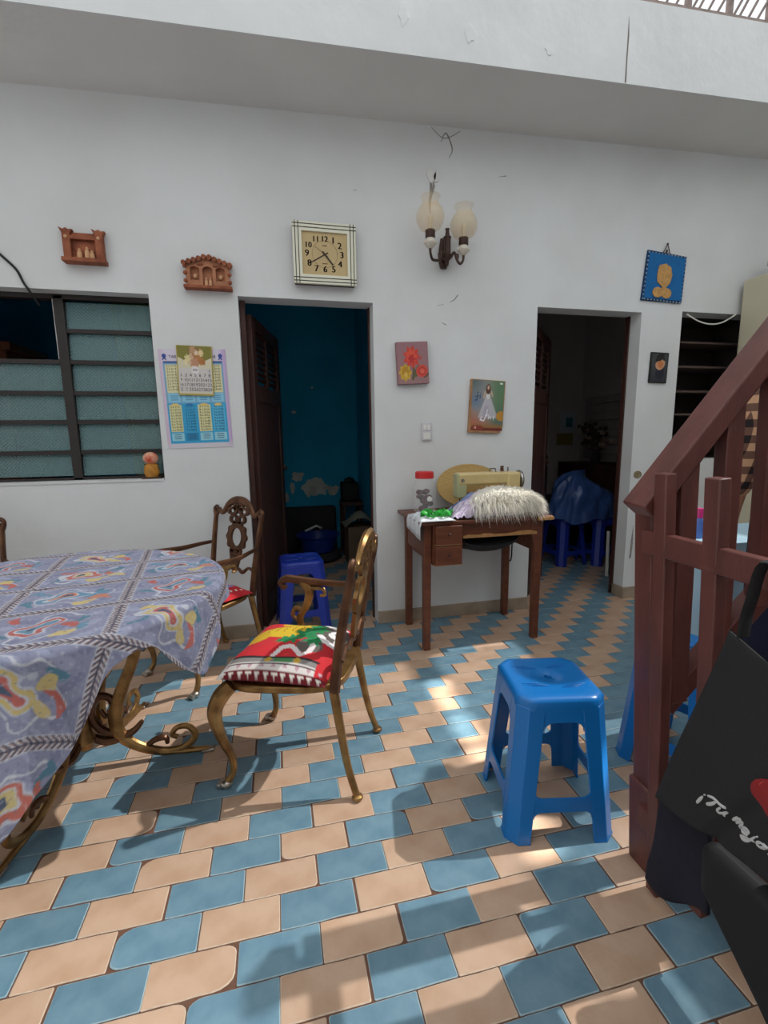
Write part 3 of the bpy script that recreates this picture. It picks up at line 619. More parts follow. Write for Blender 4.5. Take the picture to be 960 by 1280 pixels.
# ---------------- sewing table
sw = empty('sewing_table', (1.19, 1.59, 0), 0, 'worn red brown wooden sewing table with two small drawers against the white wall', 'table'); q = lambda x, y, z: (x-1.19, y-1.59, z)
for (x, y) in ((.845, 1.405), (1.53, 1.40), (.85, 1.79), (1.535, 1.79)): MB().box(q(x, y, .37), (.04, .04, .74), taper=1.1).build('leg', M_TABLEWOOD, sw, bevel=.003)
MB().box(q(1.195, 1.595, .752), (.81, .49, .02)).build('table_top', M_TABLEWOOD, sw, bevel=.004)
MB().prism([(-.0, 0), (.10, 0), (.10, -.018), (-.0, -.018)], .012, WALLM(*q(1.5, 1.352, .757))).build('worn_edge', M_TABLEWORN, sw)
MB().box(q(1.28, 1.388, .70), (.47, .02, .085)).build('front_apron', M_TABLEWOOD, sw, bevel=.002)
n = 14; up = [(.005+.46*i/n, .018+.006*random.uniform(-1, 1)) for i in range(n+1)]
MB().prism([(0.005, 0), (.465, 0)]+up[::-1], .012, WALLM(*q(1.045, 1.380, .655))).build('worn_strip', M_TABLEWORN, sw)
MB().box(q(.845, 1.6, .65), (.018, .36, .19)).build('side_panel', M_TABLEWOOD, sw); MB().box(q(1.535, 1.6, .64), (.018, .36, .2)).build('side_panel', M_TABLEWOOD, sw)
MB().prism([(0, 0), (.05, .0), (.05, -.2), (.035, -.19), (0, -.06)], .018, WALLM(*q(1.475, 1.395, .74))).build('corner_bracket', M_TABLEWOOD, sw)
MB().box(q(1.195, 1.79, .66), (.66, .016, .16)).build('back_panel', M_TABLEWOOD, sw)
MB().box(q(.955, 1.56, .63), (.17, .4, .235)).build('drawer_case', M_TABLEWOOD, sw, bevel=.002)
for k, z in enumerate((.685, .57)):
    dr = MB().box(q(.955, 1.348, z), (.155, .024, .105)).build('drawer', M_TABLEWOOD, sw, bevel=.003)
    MB().sphere(q(.955, 1.33, z+.005), .009, 10, 6).build('knob', M_DARKWOOD, dr)
    MB().box(q(.955, 1.349, z-.054), (.16, .02, .005)).build('worn_strip', M_TABLEWORN, sw)
bag = MB(); bag.grid(lambda u, v: (1.06+.36*u-1.19, 1.56+.16*math.cos(v*2*math.pi)-1.59, .655-(.5-.5*math.cos(v*2*math.pi)*0-.5)*0-.12*math.sin(min(1, max(0, u))*math.pi)**.35*(.6+.4*math.sin(v*2*math.pi))*1.0), 20, 16)
bag.build('machine_tray', M_BLACK, sw)
MB().prism([(0, 0), (.36, 0), (.34, -.09), (.26, -.13), (.12, -.125), (.02, -.1)], .2, WALLM(*q(1.07, 1.72, .66))).build('machine_cover', M_BLACK, sw, bevel=.02)
tag(MB().tube(spline([(1.572, 1.79, .743), (1.585, 1.80, .6), (1.567, 1.815, .44), (1.582, 1.82, .37), (1.598, 1.82, .42), (1.59, 1.81, .743)]), .0045, 6).build('power_cable', M_BLACK), 'thin black power cable looping down behind the sewing table', 'cable')
# ============================================================ THINGS ON THE SEWING TABLE (top at z .762)
TT = .763
jar = empty('plastic_jar', (.925, 1.69, TT), 0, 'clear plastic jar with red screw lid holding sewing odds and ends', 'jar')
M_CLEAR = mat('clear_plastic', (.95, .97, .97, 1), .08, alpha=.14, spec=.6)
MB().lathe([(.001, .002), (.062, .002), (.07, .012), (.072, .15), (.064, .185), (.052, .2), (.052, .215)], 28).build('body', M_CLEAR, jar)
MB().lathe([(.001, .252), (.05, .252), (.057, .247), (.058, .212), (.054, .21)], 28).build('lid', mat('red_plastic', srgb(206, 40, 42), .4), jar)
ct = MB(); rr = random.Random(3)
for k in range(16): a, r = rr.uniform(0, 6.3), rr.uniform(0, .045); ct.sphere((r*math.cos(a), r*math.sin(a), .02+.12*rr.random()), (.022, .022, .016), 8, 5)
ct.build('contents', mat('dark_thread', srgb(92, 44, 60), .8, var=.5, vscale=20), jar)
MB().lathe([(.001, 0), (.016, 0), (.016, .004), (.001, .004)], 14, TR((.01, -.067, .09)) @ RX(math.pi/2)).build('button', M_WHITE, jar)
hat = empty('straw_hat', (1.27, 1.70, TT), 0, 'pale straw sun hat leaning against the wall behind the sewing machine', 'hat')
HM = TR((0, .107, .14)) @ RX(math.radians(74)) @ Matrix.Diagonal((1, .63, .6, 1)); M_STRAW = mat('straw', srgb(206, 172, 110), .85, var=.2, vscale=40, bump=.5, bscale=90, stretch=(1, 1, 6))
MB().lathe([(.105, .0), (.14, .002), (.18, -.002), (.215, .008), (.228, .016), (.224, .02), (.18, .006), (.105, .008)], 40, HM).build('brim', M_STRAW, hat)
MB().lathe([(.105, .0), (.1, .05), (.085, .085), (.05, .098), (.001, .1)], 32, HM @ RX(math.pi) if False else HM).build('crown', M_STRAW, hat)
sm = empty('sewing_machine', (1.30, 1.61, TT), 0, 'cream old sewing machine half covered by cloths on the wooden table', 'sewing machine')
M_CREAM = mat('cream_enamel', srgb(214, 190, 134), .35, var=.1, vscale=8); M_STEEL = mat('steel', srgb(170, 168, 164), .25, metal=1)
MB().box((0, 0, .012), (.42, .17, .024)).build('bed', M_CREAM, sm, bevel=.006)
MB().box((.16, 0, .13), (.09, .1, .22)).build('pillar', M_CREAM, sm, bevel=.014, seg=3)
MB().box((-.015, 0, .205), (.37, .085, .075)).build('arm', M_CREAM, sm, bevel=.014, seg=3)
MB().box((-.175, 0, .165), (.065, .08, .15)).build('head', mat('sage_green_enamel', srgb(172, 172, 130), .4), sm, bevel=.012, seg=3)
MB().tube([(-.175, 0, .1), (-.175, 0, .03)], .004).box((-.175, 0, .03), (.02, .012, .006)).build('needle_bar', M_STEEL, sm)
MB().lathe([(.001, 0), (.055, 0), (.06, .008), (.055, .018), (.001, .018)], 24, TR((.207, 0, .19)) @ RY(math.pi/2)).build('handwheel', M_STEEL, sm)
MB().tube([(.1, 0, .24), (.1, 0, .275)], .004).lathe([(.001, 0), (.014, 0), (.012, .004), (.009, .02), (.012, .03), (.001, .032)], 12, TR((.1, 0, .246))).build('spool', M_BRASSD, sm)
MB().tube([(.02, 0, .242), (.02, 0, .262), (.055, 0, .262), (.06, 0, .242)], .004, 6).tube([(.14, 0, .24), (.14, 0, .27)], .005).build('thread_guide', M_STEEL, sm)
MB().lathe([(.001, 0), (.012, 0), (.01, .01), (.001, .012)], 12, TR((-.175, -.04, .2)) @ RX(math.pi/2)).build('tension_dial', M_STEEL, sm)
def drape(name, m, fn, nu, nv, label, cat, **k):
    mb = MB(); mb.grid(fn, nu, nv); o = mb.build(name, m, smooth=80, **k); s = o.modifiers.new('t', 'SOLIDIFY'); s.thickness = .003; s.offset = 1
    return tag(o, label, cat)
hsh = lambda a, b: math.sin(a*12.9+b*7.3)*.5+math.sin(a*5.1-b*15.7)*.5
def white_cloth(u, v):
    x = .775+.215*u; y = 1.335+.27*v; z = TT+.004+.03*(u*(1-u)*4)*(v*(1-v)*4)*(1+.4*hsh(u*2, v*2))
    if u < .1: x = .787; z = TT-.10*(.1-u)/.1*(1-.3*v)+.004; 
    x += .004*hsh(v*4, u)
    return (x, y, z)
drape('white_cloth', mat('white_cotton', srgb(214, 218, 222), .9, bump=.2, bscale=30), white_cloth, 30, 30, 'crumpled white cloth hanging over the drawer end of the sewing table', 'cloth')
def lilac(u, v):
    x = .985+.375*u; y = 1.36+.155*v; e = math.sin(math.pi*min(1, u*1.02))**.6*math.sin(math.pi*(.08+.92*v)*.8)**.7 if u > 0 else 0
    z = TT+.006+.17*e*(.55+.45*u)+.012*hsh(u*1.6, v*1.2)*e+.003*math.sin(u*44+v*30)*e
    if v < .06: z = TT+.006+.02*abs(hsh(u*5, 0))
    return (x, y, z)
def lil_paint(U, V):
    c = Canvas(U, V, (196, 182, 206)); c.mask(np.sin(U*46+np.sin(V*20))*np.sin(V*40) > .4, (222, 214, 224)); c.mask(np.sin(U*30-V*36) > .88, (158, 136, 178)); c.rect(0, .55, .45, .85, (120, 132, 172)); c.rect(.2, .84, .7, 1, (150, 198, 224)); c.line([(0, .5), (.5, .9)], .02, (64, 68, 90)); return c.C
lo = drape('lilac_cloth', M_CLOTHPRINT, lilac, 60, 44, 'lilac patterned cloth heaped over the front of the sewing machine', 'cloth'); U = np.tile(np.linspace(0, 1, 60), 44); Vv = np.repeat(np.linspace(0, 1, 44), 60); paint(lo, lil_paint(U, Vv))
gr = MB(); M_GREEN = mat('bright_green_ribbon', srgb(52, 186, 66), .45, var=.25, vscale=30)
for k in range(7):
    cx, cy, a = .838+.0215*k, 1.40+.03*math.sin(k*2.1), k*1.3
    gr.tube(spline([(cx+.028*math.cos(a+t), cy+.02*math.sin(a+t), TT+.04+.014*math.sin(2*t+k)) for t in np.linspace(0, 5.5, 7)], 4), .011, 6, flat=.25)
tag(gr.build('green_ribbon', M_GREEN), 'bundle of bright green ribbon lying on the white cloth before the jar', 'ribbon')
# white feather trim: core and strands
fe = empty('feather_trim', (1.325, 1.428, TT), 0, 'fluffy white feather trim heaped in front of the sewing machine', 'feathers'); M_FEA = mat('white_feather', srgb(250, 246, 236), .9)
core = MB()
def fcore(u, v):
    a = 2*math.pi*u; b = math.pi*v; x = .215*math.cos(a)*math.sin(b); y = .085*math.sin(a)*math.sin(b); z = .075-.075*math.cos(b)
    z *= 1.12+.25*(x/.2)*(-.4); return (x, y, max(.004, z+.012*hsh(x*12, y*15)))
core.grid(fcore, 30, 18); core.build('feather_core', M_FEA, fe, smooth=80)
st = MB(); r2 = random.Random(11)
nt = M_FEA.node_tree; tl_ = nt.nodes.new('ShaderNodeBsdfTranslucent'); tl_.inputs[0].default_value = (.95, .93, .88, 1); mx_ = nt.nodes.new('ShaderNodeMixShader'); mx_.inputs[0].default_value = .45
nt.links.new(nt.nodes['Principled BSDF'].outputs[0], mx_.inputs[1]); nt.links.new(tl_.outputs[0], mx_.inputs[2]); nt.links.new(mx_.outputs[0], nt.nodes['Material Output'].inputs[0])
for k in range(4200):
    a, b = r2.uniform(0, 2*math.pi), math.acos(r2.uniform(-.25, 1)); x, y, z = .21*math.cos(a)*math.sin(b), .08*math.sin(a)*math.sin(b), .07+.075*math.cos(b)
    z = max(.008, z); d = Vector((x*3.2, y*9-.35*(1 if y < .02 else 0), (z-.06)*7-.35)).normalized(); d = (d+Vector((r2.uniform(-.6, .6), r2.uniform(-.6, .3), r2.uniform(-.5, .4)))).normalized()
    L = r2.uniform(.035, .08); p = Vector((x, y, z)); p2 = p+d*L*.55; p3 = p+d*L+Vector((r2.uniform(-.008, .008), 0, -.35*L))
    if z < .1 and y < -.03: p3.y -= .02; p3.z -= .02
    for pp in (p2, p3):
        if pp.y > -.085: pp.z = max(pp.z, .004)
    s_ = d.cross(Vector((r2.random(), r2.random(), r2.random()))).normalized()*.0024
    st.add([p-s_, p+s_, p2+s_*.8, p2-s_*.8, p3], [(0, 1, 2, 3), (3, 2, 4)])
me_o = st.build('feather_strands', M_FEA, fe, smooth=0); tag(me_o, kind='stuff')
# ============================================================ WALL DECORATION
FY = WY-.001
# carved clay church plaque
t1 = empty('clay_plaque', (-.862, FY, 2.13), 0, 'small terracotta wall plaque with two flared towers and a niche with figures', 'plaque', 'terracotta wall plaques')
MB().box((0, -.03, .01), (.2, .06, .02)).build('base', M_TERRA, t1, bevel=.003)
MB().box((0, -.008, .085), (.17, .016, .13)).build('back_plate', M_TERRA, t1)
for s in (-1, 1):
    MB().box((s*.075, -.022, .08), (.036, .036, .12)).prism([(-.018, 0), (.018, 0), (.03, .022), (.012, .02), (0, .028), (-.012, .02), (-.034, .03)], .03, WALLM(s*.075, -.006, .138)).build('tower', M_TERRA, t1, bevel=.002)
    MB().sphere((s*.075, -.042, .12), .009, 8, 5).build('knob', mat('pale_clay', srgb(206, 160, 120), .8), t1)
MB().prism([(-.06, .112), (.06, .112), (.06, .125), (.045, .135), (0, .142), (-.045, .135), (-.06, .125)], .03, WALLM(0, -.008, 0)).build('lintel', M_TERRA, t1, bevel=.002)
MB().prism([(-.045, .02), (.045, .02), (.045, .07)]+[(.045*math.cos(t), .07+.04*math.sin(t)) for t in np.linspace(.2, 2.94, 8)]+[(-.045, .07)], .003, WALLM(0, -.0165, 0)).build('niche', M_TERRA, t1)
for x, h in ((-.02, .05), (.015, .06), (.038, .045)): MB().lathe([(.001, 0), (.013, 0), (.011, h*.6), (.006, h*.72), (.009, h*.85), (.001, h)], 10, TR((x, -.035, .02))).build('figure', mat('pale_clay', srgb(206, 160, 120), .8), t1)
t2 = empty('clay_plaque', (-.268, FY, 2.035), 0, 'small terracotta wall plaque shaped like a gabled house front with tiled roof', 'plaque', 'terracotta wall plaques')
MB().box((0, -.027, .008), (.25, .055, .016)).build('base', M_TERRA, t2, bevel=.003)
M_TAN = mat('tan_clay', srgb(182, 124, 92), .85, var=.25, vscale=20)
MB().prism([(-.112, .016), (.112, .016), (.112, .125), (0, .158), (-.112, .125)], .006, WALLM(0, 0, 0)).build('back_plate', M_TAN, t2)
hf = MB()
for (x0, x1, z0, z1) in ((-.112, -.09, .016, .104), (-.042, -.026, .016, .104), (.026, .042, .016, .104), (.09, .112, .016, .104), (-.09, -.042, .016, .045), (.042, .09, .016, .045)): hf.box(((x0+x1)/2, -.018, (z0+z1)/2), (x1-x0, .024, z1-z0))
hf.prism([(-.112, .104), (-.09, .104), (-.083, .112), (-.066, .116), (-.049, .112), (-.042, .104), (-.026, .104), (-.018, .114), (0, .119), (.018, .114), (.026, .104), (.042, .104), (.049, .112), (.066, .116), (.083, .112), (.09, .104), (.112, .104), (.112, .125), (0, .158), (-.112, .125)], .024, WALLM(0, -.006, 0))
hf.build('house_front', M_TAN, t2)
for s in (-1, 1):
    for k in range(5):
        x = s*(.014+.026*k); MB().tube([(x, -.002, .172-.0085*k), (x, -.05, .160-.0085*k)], .013, 8).build('roof_tile', M_TERRA, t2)
    MB().sphere((s*.066, -.012, .07), (.012, .01, .013), 10, 6).build('flower', mat('pale_clay', srgb(206, 160, 120), .8), t2)
    for z in (.04, .08, .115): MB().sphere((s*.115, -.032, z), .011, 8, 5).build('knob', M_TERRA, t2)
for x in (-.01, .012): MB().lathe([(.001, 0), (.01, 0), (.008, .03), (.004, .036), (.006, .045), (.001, .05)], 10, TR((x, -.02, .016))).build('figure', mat('pale_clay', srgb(206, 160, 120), .8), t2)
MB().tube([(-.05, -.032, .125), (-.02, -.032, .128)], .005, 6).tube([(.03, -.032, .12), (.07, -.032, .122)], .004, 6).build('carving', M_TERRA, t2)
# clock at twenty to five
ck = empty('wall_clock', (.372, FY, 2.253), 0, 'square cream wall clock with black pinstripes showing twenty to five, above the doorway', 'clock')
M_CLK = mat('cream_clock_frame', srgb(226, 224, 204), .4); M_DIAL = mat('beige_dial', srgb(196, 172, 124), .55, var=.06); M_INK = mat('black_brown_ink', srgb(40, 30, 26), .6)
W2, H2 = .178, .163
MB().box((0, -.02, 0), (.344, .04, .318)).build('case', mat('dark_brown_case', srgb(70, 48, 40), .5), ck, bevel=.003)
MB().ring([(-W2, -H2), (W2, -H2), (W2, H2), (-W2, H2)], [(-W2+.05, -H2+.05), (W2-.05, -H2+.05), (W2-.05, H2-.05), (-W2+.05, H2-.05)], .014, WALLM(0, -.04, 0)).build('frame', M_CLK, ck, bevel=.002)
sp = MB()
for k in (.014, .032):
    for s in (-1, 1): sp.box((s*(W2-k), -.0545, 0), (.004, .002, 2*H2)); sp.box((0, -.0546, s*(H2-k)), (2*W2, .002, .004))
sp.build('pinstripes', M_INK, ck)
MB().box((0, -.041, 0), (2*W2-.1, .004, 2*H2-.1)).build('dial', M_DIAL, ck)
for h, (x, z) in {12: (0, .083), 1: (.05, .078), 2: (.088, .05), 3: (.1, 0), 4: (.088, -.052), 5: (.05, -.083), 6: (0, -.085), 7: (-.05, -.083), 8: (-.09, -.054), 9: (-.102, 0), 10: (-.094, .046), 11: (-.05, .08)}.items():
    Vt, Ft = text_geo(str(h), .042 if h > 9 else .048)
    nm = MB()
    for e in (-.0016, 0, .0016): nm.add(Vt, Ft, 0, WALLM(x*.98+e, -.0436, z*.95))
    nm.build('numeral', M_INK, ck, smooth=0)
hd = lambda ang, L, w, y: MB().prism([(-w, -.02), (w, -.02), (w*.8, L), (-w*.8, L)], .0015, TR((0, y, -.002)) @ RY(math.radians(ang)) @ RX(math.pi/2))
hd(240, .092, .0032, -.044).build('minute_hand', M_INK, ck); hd(140, .07, .0042, -.046).build('hour_hand', M_INK, ck); hd(-55, .07, .0009, -.048).build('second_hand', M_BRASSD, ck)
MB().ring(circ(40, .072), circ(40, .0708), .0006, WALLM(0, -.0432, 0)).box((0, -.0436, .045), (.026, .001, .004)).box((0, -.0436, -.05), (.03, .001, .004)).build('dial_print', M_BRASSD, ck)
# twin arm wall lamp
lp = empty('wall_lamp', (1.095, FY, 2.30), 0, 'antique twin arm wall lamp with two amber glass tulip shades', 'lamp')
M_LAMPW = mat('dark_lamp_bronze', srgb(66, 44, 36), .4, metal=.4); M_CER = mat('ivory_ceramic', srgb(206, 198, 184), .4)
M_AMBER = mat('amber_glass', srgb(228, 196, 140), .06, alpha=.3, spec=.9)
MB().lathe([(.001, -.07), (.02, -.068), (.03, -.04), (.03, .04), (.02, .1), (.001, .105)], 16, TR((0, -.01, 0)) @ Matrix.Diagonal((1, .6, 1, 1))).build('back_plate', M_LAMPW, lp)
MB().tube([(0, -.01, -.02), (0, -.075, -.03)], .012).lathe([(.001, -.075), (.008, -.07), (.012, -.045), (.026, -.03), (.03, -.015), (.02, -.005), (.02, .07), (.024, .085), (.014, .09), (.01, .12), (.014, .13), (.001, .135)], 16, TR((0, -.075, 0))).build('stem', M_LAMPW, lp)
for s in (-1, 1):
    X = -.135 if s < 0 else .092; Yq = -.16 if s < 0 else -.1; gs = 1.18
    am = MB().tube(spline([(s*.02, -.08, -.03), (s*.04, -.085, -.0), (s*.055, -.1, -.05), (X*.8, (Yq-.1)/2, -.065), (X*.98, Yq, -.045), (X, Yq, -.015)]), [.007, .008, .008, .008, .007, .008], 8)
    am.tube(spline([(s*.045, -.09, -.01), (s*.06, -.095, -.015), (s*.06, -.095, -.035), (s*.048, -.092, -.03)]), .005, 6).build('arm', M_LAMPW, lp)
    MB().lathe([(.001, -.02), (.012, -.018), (.03, .0), (.034, .012), (.03, .025), (.02, .04)], 18, TR((X, Yq, 0))).sphere((X-.032, Yq, .014), .009, 8, 5).sphere((X+.032, Yq, .014), .009, 8, 5).build('cup', M_CER, lp)
    MB().lathe([(.026, .035), (.028, .04), (.028, .078), (.024, .08)], 18, TR((X, Yq, 0))).build('gallery', M_LAMPW, lp)
    MB().lathe([(.026, .07), (.05, .085), (.066, .12), (.068, .15), (.058, .18), (.04, .205), (.037, .22), (.044, .235), (.05, .243)], 28, TR((X, Yq, 0)) @ Matrix.Diagonal((gs, gs, 1.04, 1))).build('glass_shade', M_AMBER, lp, smooth=80)
    MB().lathe([(.001, .08), (.012, .08), (.012, .11), (.016, .13), (.014, .15), (.001, .165)], 14, TR((X, Yq, 0))).build('bulb', mat('frosted_bulb', srgb(226, 214, 190), .3), lp)
# canvases, cards and posters
M_CAN = mat('mauve_canvas_edge', srgb(150, 112, 116), .85)
cv = empty('flower_canvas', (.893, FY, 1.672), 0, 'small mauve canvas painted with red flowers and a yellow bud', 'picture', rot=(0, math.radians(-3), 0))
MB().box((0, -.017, 0), (.2, .034, .25)).build('stretcher', M_CAN, cv, bevel=.003)
def flowers(U, V):
    c = Canvas(U, V, (154, 112, 118)); c.blend((1-V)*.5, (160, 126, 122))
    c.line([(.5, .5), (.52, .3), (.48, .12)], .04, (86, 88, 56)); c.ell(.62, .3, .06, .16, (92, 92, 60), -25); c.ell(.9, .2, .1, .05, (84, 80, 58), 20)
    c.star(.47, .64, .24, 9, .16, (206, 66, 52)); c.star(.45, .66, .16, 7, .2, (222, 84, 60)); c.star(.46, .6, .1, 6, .25, (190, 44, 46)); c.ell(.72, .6, .1, .04, (180, 84, 84), 15)
    c.star(.24, .27, .19, 8, .12, (206, 164, 52)); c.star(.24, .3, .12, 7, .2, (184, 136, 36)); c.star(.25, .22, .06, 6, .2, (220, 186, 86))
    c.ell(.78, .3, .19, .15, (212, 78, 62), 10); c.ell(.78, .3, .13, .1, (190, 52, 50), 10, ring=.3); c.ell(.8, .29, .07, .05, (226, 104, 80)); return c.C
panel('painting', .196, .246, 56, 70, flowers, cv, (0, -.0348, 0))
qc = empty('party_keepsake_board', (1.402, FY, 1.412), 0, 'keepsake board with a photo of a girl in a white gown', 'picture', rot=(0, math.radians(2), 0))
MB().prism([(-.125, -.17), (.10, -.17), (.10, -.14), (.118, -.13), (.12, .165), (-.12, .17)], .018, WALLM(-.003, 0, 0)).build('board', mat('tan_board_edge', srgb(176, 132, 92), .7, var=.3, vscale=20), qc, bevel=.002)
def gown(U, V):
    c = Canvas(U, V, (150, 148, 146)); c.blend((U-.35)*2.2*(V > .1), (96, 128, 92)); c.blend(1.2-np.hypot((U-.1)/.3, (V-.6)/.2), (110, 128, 152)); c.blend((.5-V)*2.6-U*.9, (186, 98, 72)); c.blend((.62-V)*1.6*(U-.55)*3, (84, 104, 106)); c.blend((.16-V)*14, (150, 112, 66)); c.blend((.07-V)*40, (112, 40, 30))
    w = .07+(.7-V)*.55; m = (V < .72) & (V > .26) & (np.abs(U-.5-(.7-V)*.05) < w); c.mask(m, (198, 192, 202), .85); c.mask(m & (np.abs(U-.46) < w*.35) & (V < .5), (172, 160, 178), .7)
    c.ell(.5, .72, .06, .09, (222, 216, 212)).ell(.5, .83, .075, .1, (92, 54, 42)).ell(.5, .86, .035, .04, (216, 182, 156)); c.line([(.4, .78), (.37, .66)], .02, (206, 172, 150)); c.line([(.6, .78), (.64, .7)], .02, (206, 172, 150))
    c.ell(.94, .3, .16, .1, (188, 136, 54)).ell(.2, .06, .2, .05, (140, 60, 44)).ell(.14, .06, .03, .03, (214, 170, 150)).ell(.9, .95, .05, .02, (226, 230, 222))
    c.line([(.5, .42), (.47, .3), (.4, .2), (.28, .22), (.34, .28)], .014, (236, 232, 236)); c.line([(.44, .31), (.55, .32)], .01, (236, 232, 236)); c.line([(.55, .32), (.54, .24), (.6, .29), (.62, .24)], .01, (232, 228, 232)); c.line([(.7, .3), (.71, .22)], .012, (224, 220, 224))
    c.line([(.18, .76), (.16, .62), (.1, .6)], .012, (44, 58, 92)); c.line([(.26, .74), (.25, .64)], .01, (60, 74, 104)); c.line([(.1, .68), (.24, .7)], .008, (60, 74, 104)); return c.C
panel('photo_print', .222, .318, 70, 100, gown, qc, (-.001, -.0188, .004))
bp_ = empty('hide_picture', (2.688, FY, 2.27), 0, 'blue cloth picture with a cork coloured bust, hung from a cord loop on a nail', 'picture', rot=(0, math.radians(2.5), 0))
MB().prism([(-.165, -.155), (.165, -.148), (.165, .155), (-.15, .165)], .012, WALLM(0, 0, 0)).build('backing', mat('dark_blue_felt', srgb(22, 62, 104), .95), bp_, bevel=.002)
MB().prism([(-.15, -.14), (.152, -.135), (.152, .142), (-.138, .15)], .004, WALLM(0, -.012, 0)).build('felt', mat('blue_felt', srgb(22, 104, 168), .95, var=.1, vscale=20), bp_)
M_CORK = mat('cork', srgb(206, 158, 96), .9, var=.25, vscale=40, bump=.3, bscale=80)
MB().prism([(-.05, .075), (.0, .09), (.045, .07), (.06, .02), (.05, -.03), (.022, -.06), (.02, -.078), (-.012, -.078), (-.015, -.058), (-.055, -.03), (-.06, .02)], .006, WALLM(-.005, -.016, 0)).build('bust', M_CORK, bp_, bevel=.002)
for s in (-1, 1): MB().prism(circ(14, .042, .034, s*.036-.012, -.098), .006, WALLM(0, -.016+.001*s, 0)).build('bust', M_CORK, bp_, bevel=.002)
dots = MB()
for k in range(12):
    for (x, z) in ((-.155+.012*(k/11), -.145+.027*k), (.158, -.14+.025*k), (-.14+.026*k, -.146), (-.14+.026*k, .15)): dots.box((x, -.0135, z), (.008, .003, .008))
dots.build('stitches', mat('pale_stitch', srgb(150, 164, 172), .8), bp_)
MB().tube([(-.03, -.008, .155), (0, -.012, .215), (.03, -.008, .155)], .0035, 6).sphere((0, -.01, .218), .007, 8, 5).tube([(-.005, -.01, .15), (.0, -.01, .18)], .006, 6).build('cord_loop', M_LAMPW, bp_)
sp_ = empty('small_painting', (2.703, FY, 1.68), 0, 'narrow dark painting of a head with black hair, beside the shelf niche', 'picture', rot=(0, math.radians(1.5), 0))
MB().box((0, -.006, 0), (.146, .012, .208)).build('board', M_BLACK, sp_, bevel=.002)
def head(U, V):
    c = Canvas(U, V, (54, 58, 60)); c.blend(np.sin(U*17+V*9)*.3+.1, (84, 88, 88)); c.blend((.5-V)*1.6, (26, 32, 46)); c.ell(.56, .32, .26, .22, (20, 24, 44)); c.ell(.54, .62, .27, .19, (200, 150, 118), 12).ell(.56, .61, .17, .12, (194, 118, 66)).ell(.52, .86, .24, .13, (12, 10, 12), 15).ell(.36, .77, .12, .07, (12, 10, 12), 40).ell(.72, .8, .1, .06, (12, 10, 12), -30); c.mask((U < .06) | (U > .94) | (V < .05) | (V > .96), (28, 30, 30)); return c.C
panel('painting', .142, .204, 40, 56, head, sp_, (0, -.0127, 0))
swt = empty('light_switch', (.99, FY, 1.255), 0, 'white rectangular light switch plate on the wall', 'switch')
MB().box((0, -.005, 0), (.066, .01, .112)).build('plate', mat('switch_white', srgb(206, 204, 210), .4), swt, bevel=.003)
for x in (-.013, .013): MB().box((x, -.0115, .026), (.019, .004, .036)).build('rocker', M_WHITE, swt, bevel=.002)
MB().box((0, -.0115, -.026), (.046, .003, .04)).box((0, -.0135, -.02), (.004, .001, .008)).build('socket', M_WHITE, swt, bevel=.001)
# multiplication poster and calendar
po = empty('multiplication_poster', (-.378, FY, 1.452), 0, 'pastel poster of multiplication tables with blue panels, half hidden by a calendar', 'poster', rot=(0, math.radians(-1.2), 0))
PWd, PH = .352, .545
def poster(U, V):
    c = Canvas(U, V, (214, 206, 222)); c.blend(.5-np.abs(U-.0)*6, (206, 160, 190)); c.blend(1-(1-U)*9, (190, 160, 206)); c.blend((.1-V)*8, (206, 204, 208))
    c.rect(.05, .05, .95, .875, (52, 160, 206)); c.rect(.05, .46, .95, .875, (120, 168, 200)); c.rect(.06, .865, .94, .88, (70, 90, 150))
    for k in range(4):
        x = .075+.218*k; c.rect(x, .57, x+.19, .85, (222, 216, 170)); c.rect(x, .475, x+.19, .56, (140, 200, 226))
        if k != 1: c.rect(x, .17, x+.19, .445, (218, 214, 160) if k != 3 else (84, 180, 220))
        c.rect(x, .075, x+.19, .16, (150, 206, 222) if k != 1 else (28, 130, 176)); c.ell(x+.095, .445, .06, .014, (226, 196, 110) if k != 1 else (30, 120, 180))
        for i in range(3): c.rect(x+.04, .1+.018*i, x+.15, .106+.018*i, (52, 76, 110)); c.rect(x+.04, .495+.018*i, x+.15, .501+.018*i, (60, 120, 170))
    return c.C
panel('sheet', PWd, PH, 110, 150, poster, po, (0, -.0015, 0))
tx = MB(); B_ = lambda u, v, y=-.0026: WALLM((u-.5)*PWd, y, (v-.5)*PH)
Vt, Ft = text_geo('TABLAS DE MULTIPLICAR', .022); tx.add(Vt, Ft, 0, B_(.5, .925))
for k in range(4):
    for row, n in ((0, 2+k), (1, 6+k)):
        for i in range(9):
            Vt, Ft = text_geo('%d x %d=%2d' % (n, i+1, n*(i+1)), .0145); tx.add(Vt, Ft, 0, B_(.17+.218*k, (.835 if row == 0 else .425)-.0295*i))
tag(tx.build('lettering', mat('navy_ink', srgb(36, 44, 60), .7), po, smooth=0), kind='stuff')
for s in (.08, .92): MB().prism(circ(14, .011), .0012, B_(s, .935)).prism([(-.012, -.022), (-.004, -.008), (.004, -.008), (.012, -.022), (.006, -.022), (0, -.014), (-.006, -.022)], .0012, B_(s, .935)).build('mark', mat('blue_ink', srgb(60, 84, 160), .7), po, smooth=0)
ca = empty('wall_calendar', (-.372, FY-.004, 1.607), 0, 'small olive and cream tear off calendar hung over the multiplication poster', 'calendar', rot=(0, math.radians(1.2), 0))
CW, CHh = .188, .27
MB().box((0, -.003, 0), (CW, .006, CHh)).build('pad', mat('paper_pad', srgb(206, 190, 130), .8), ca)
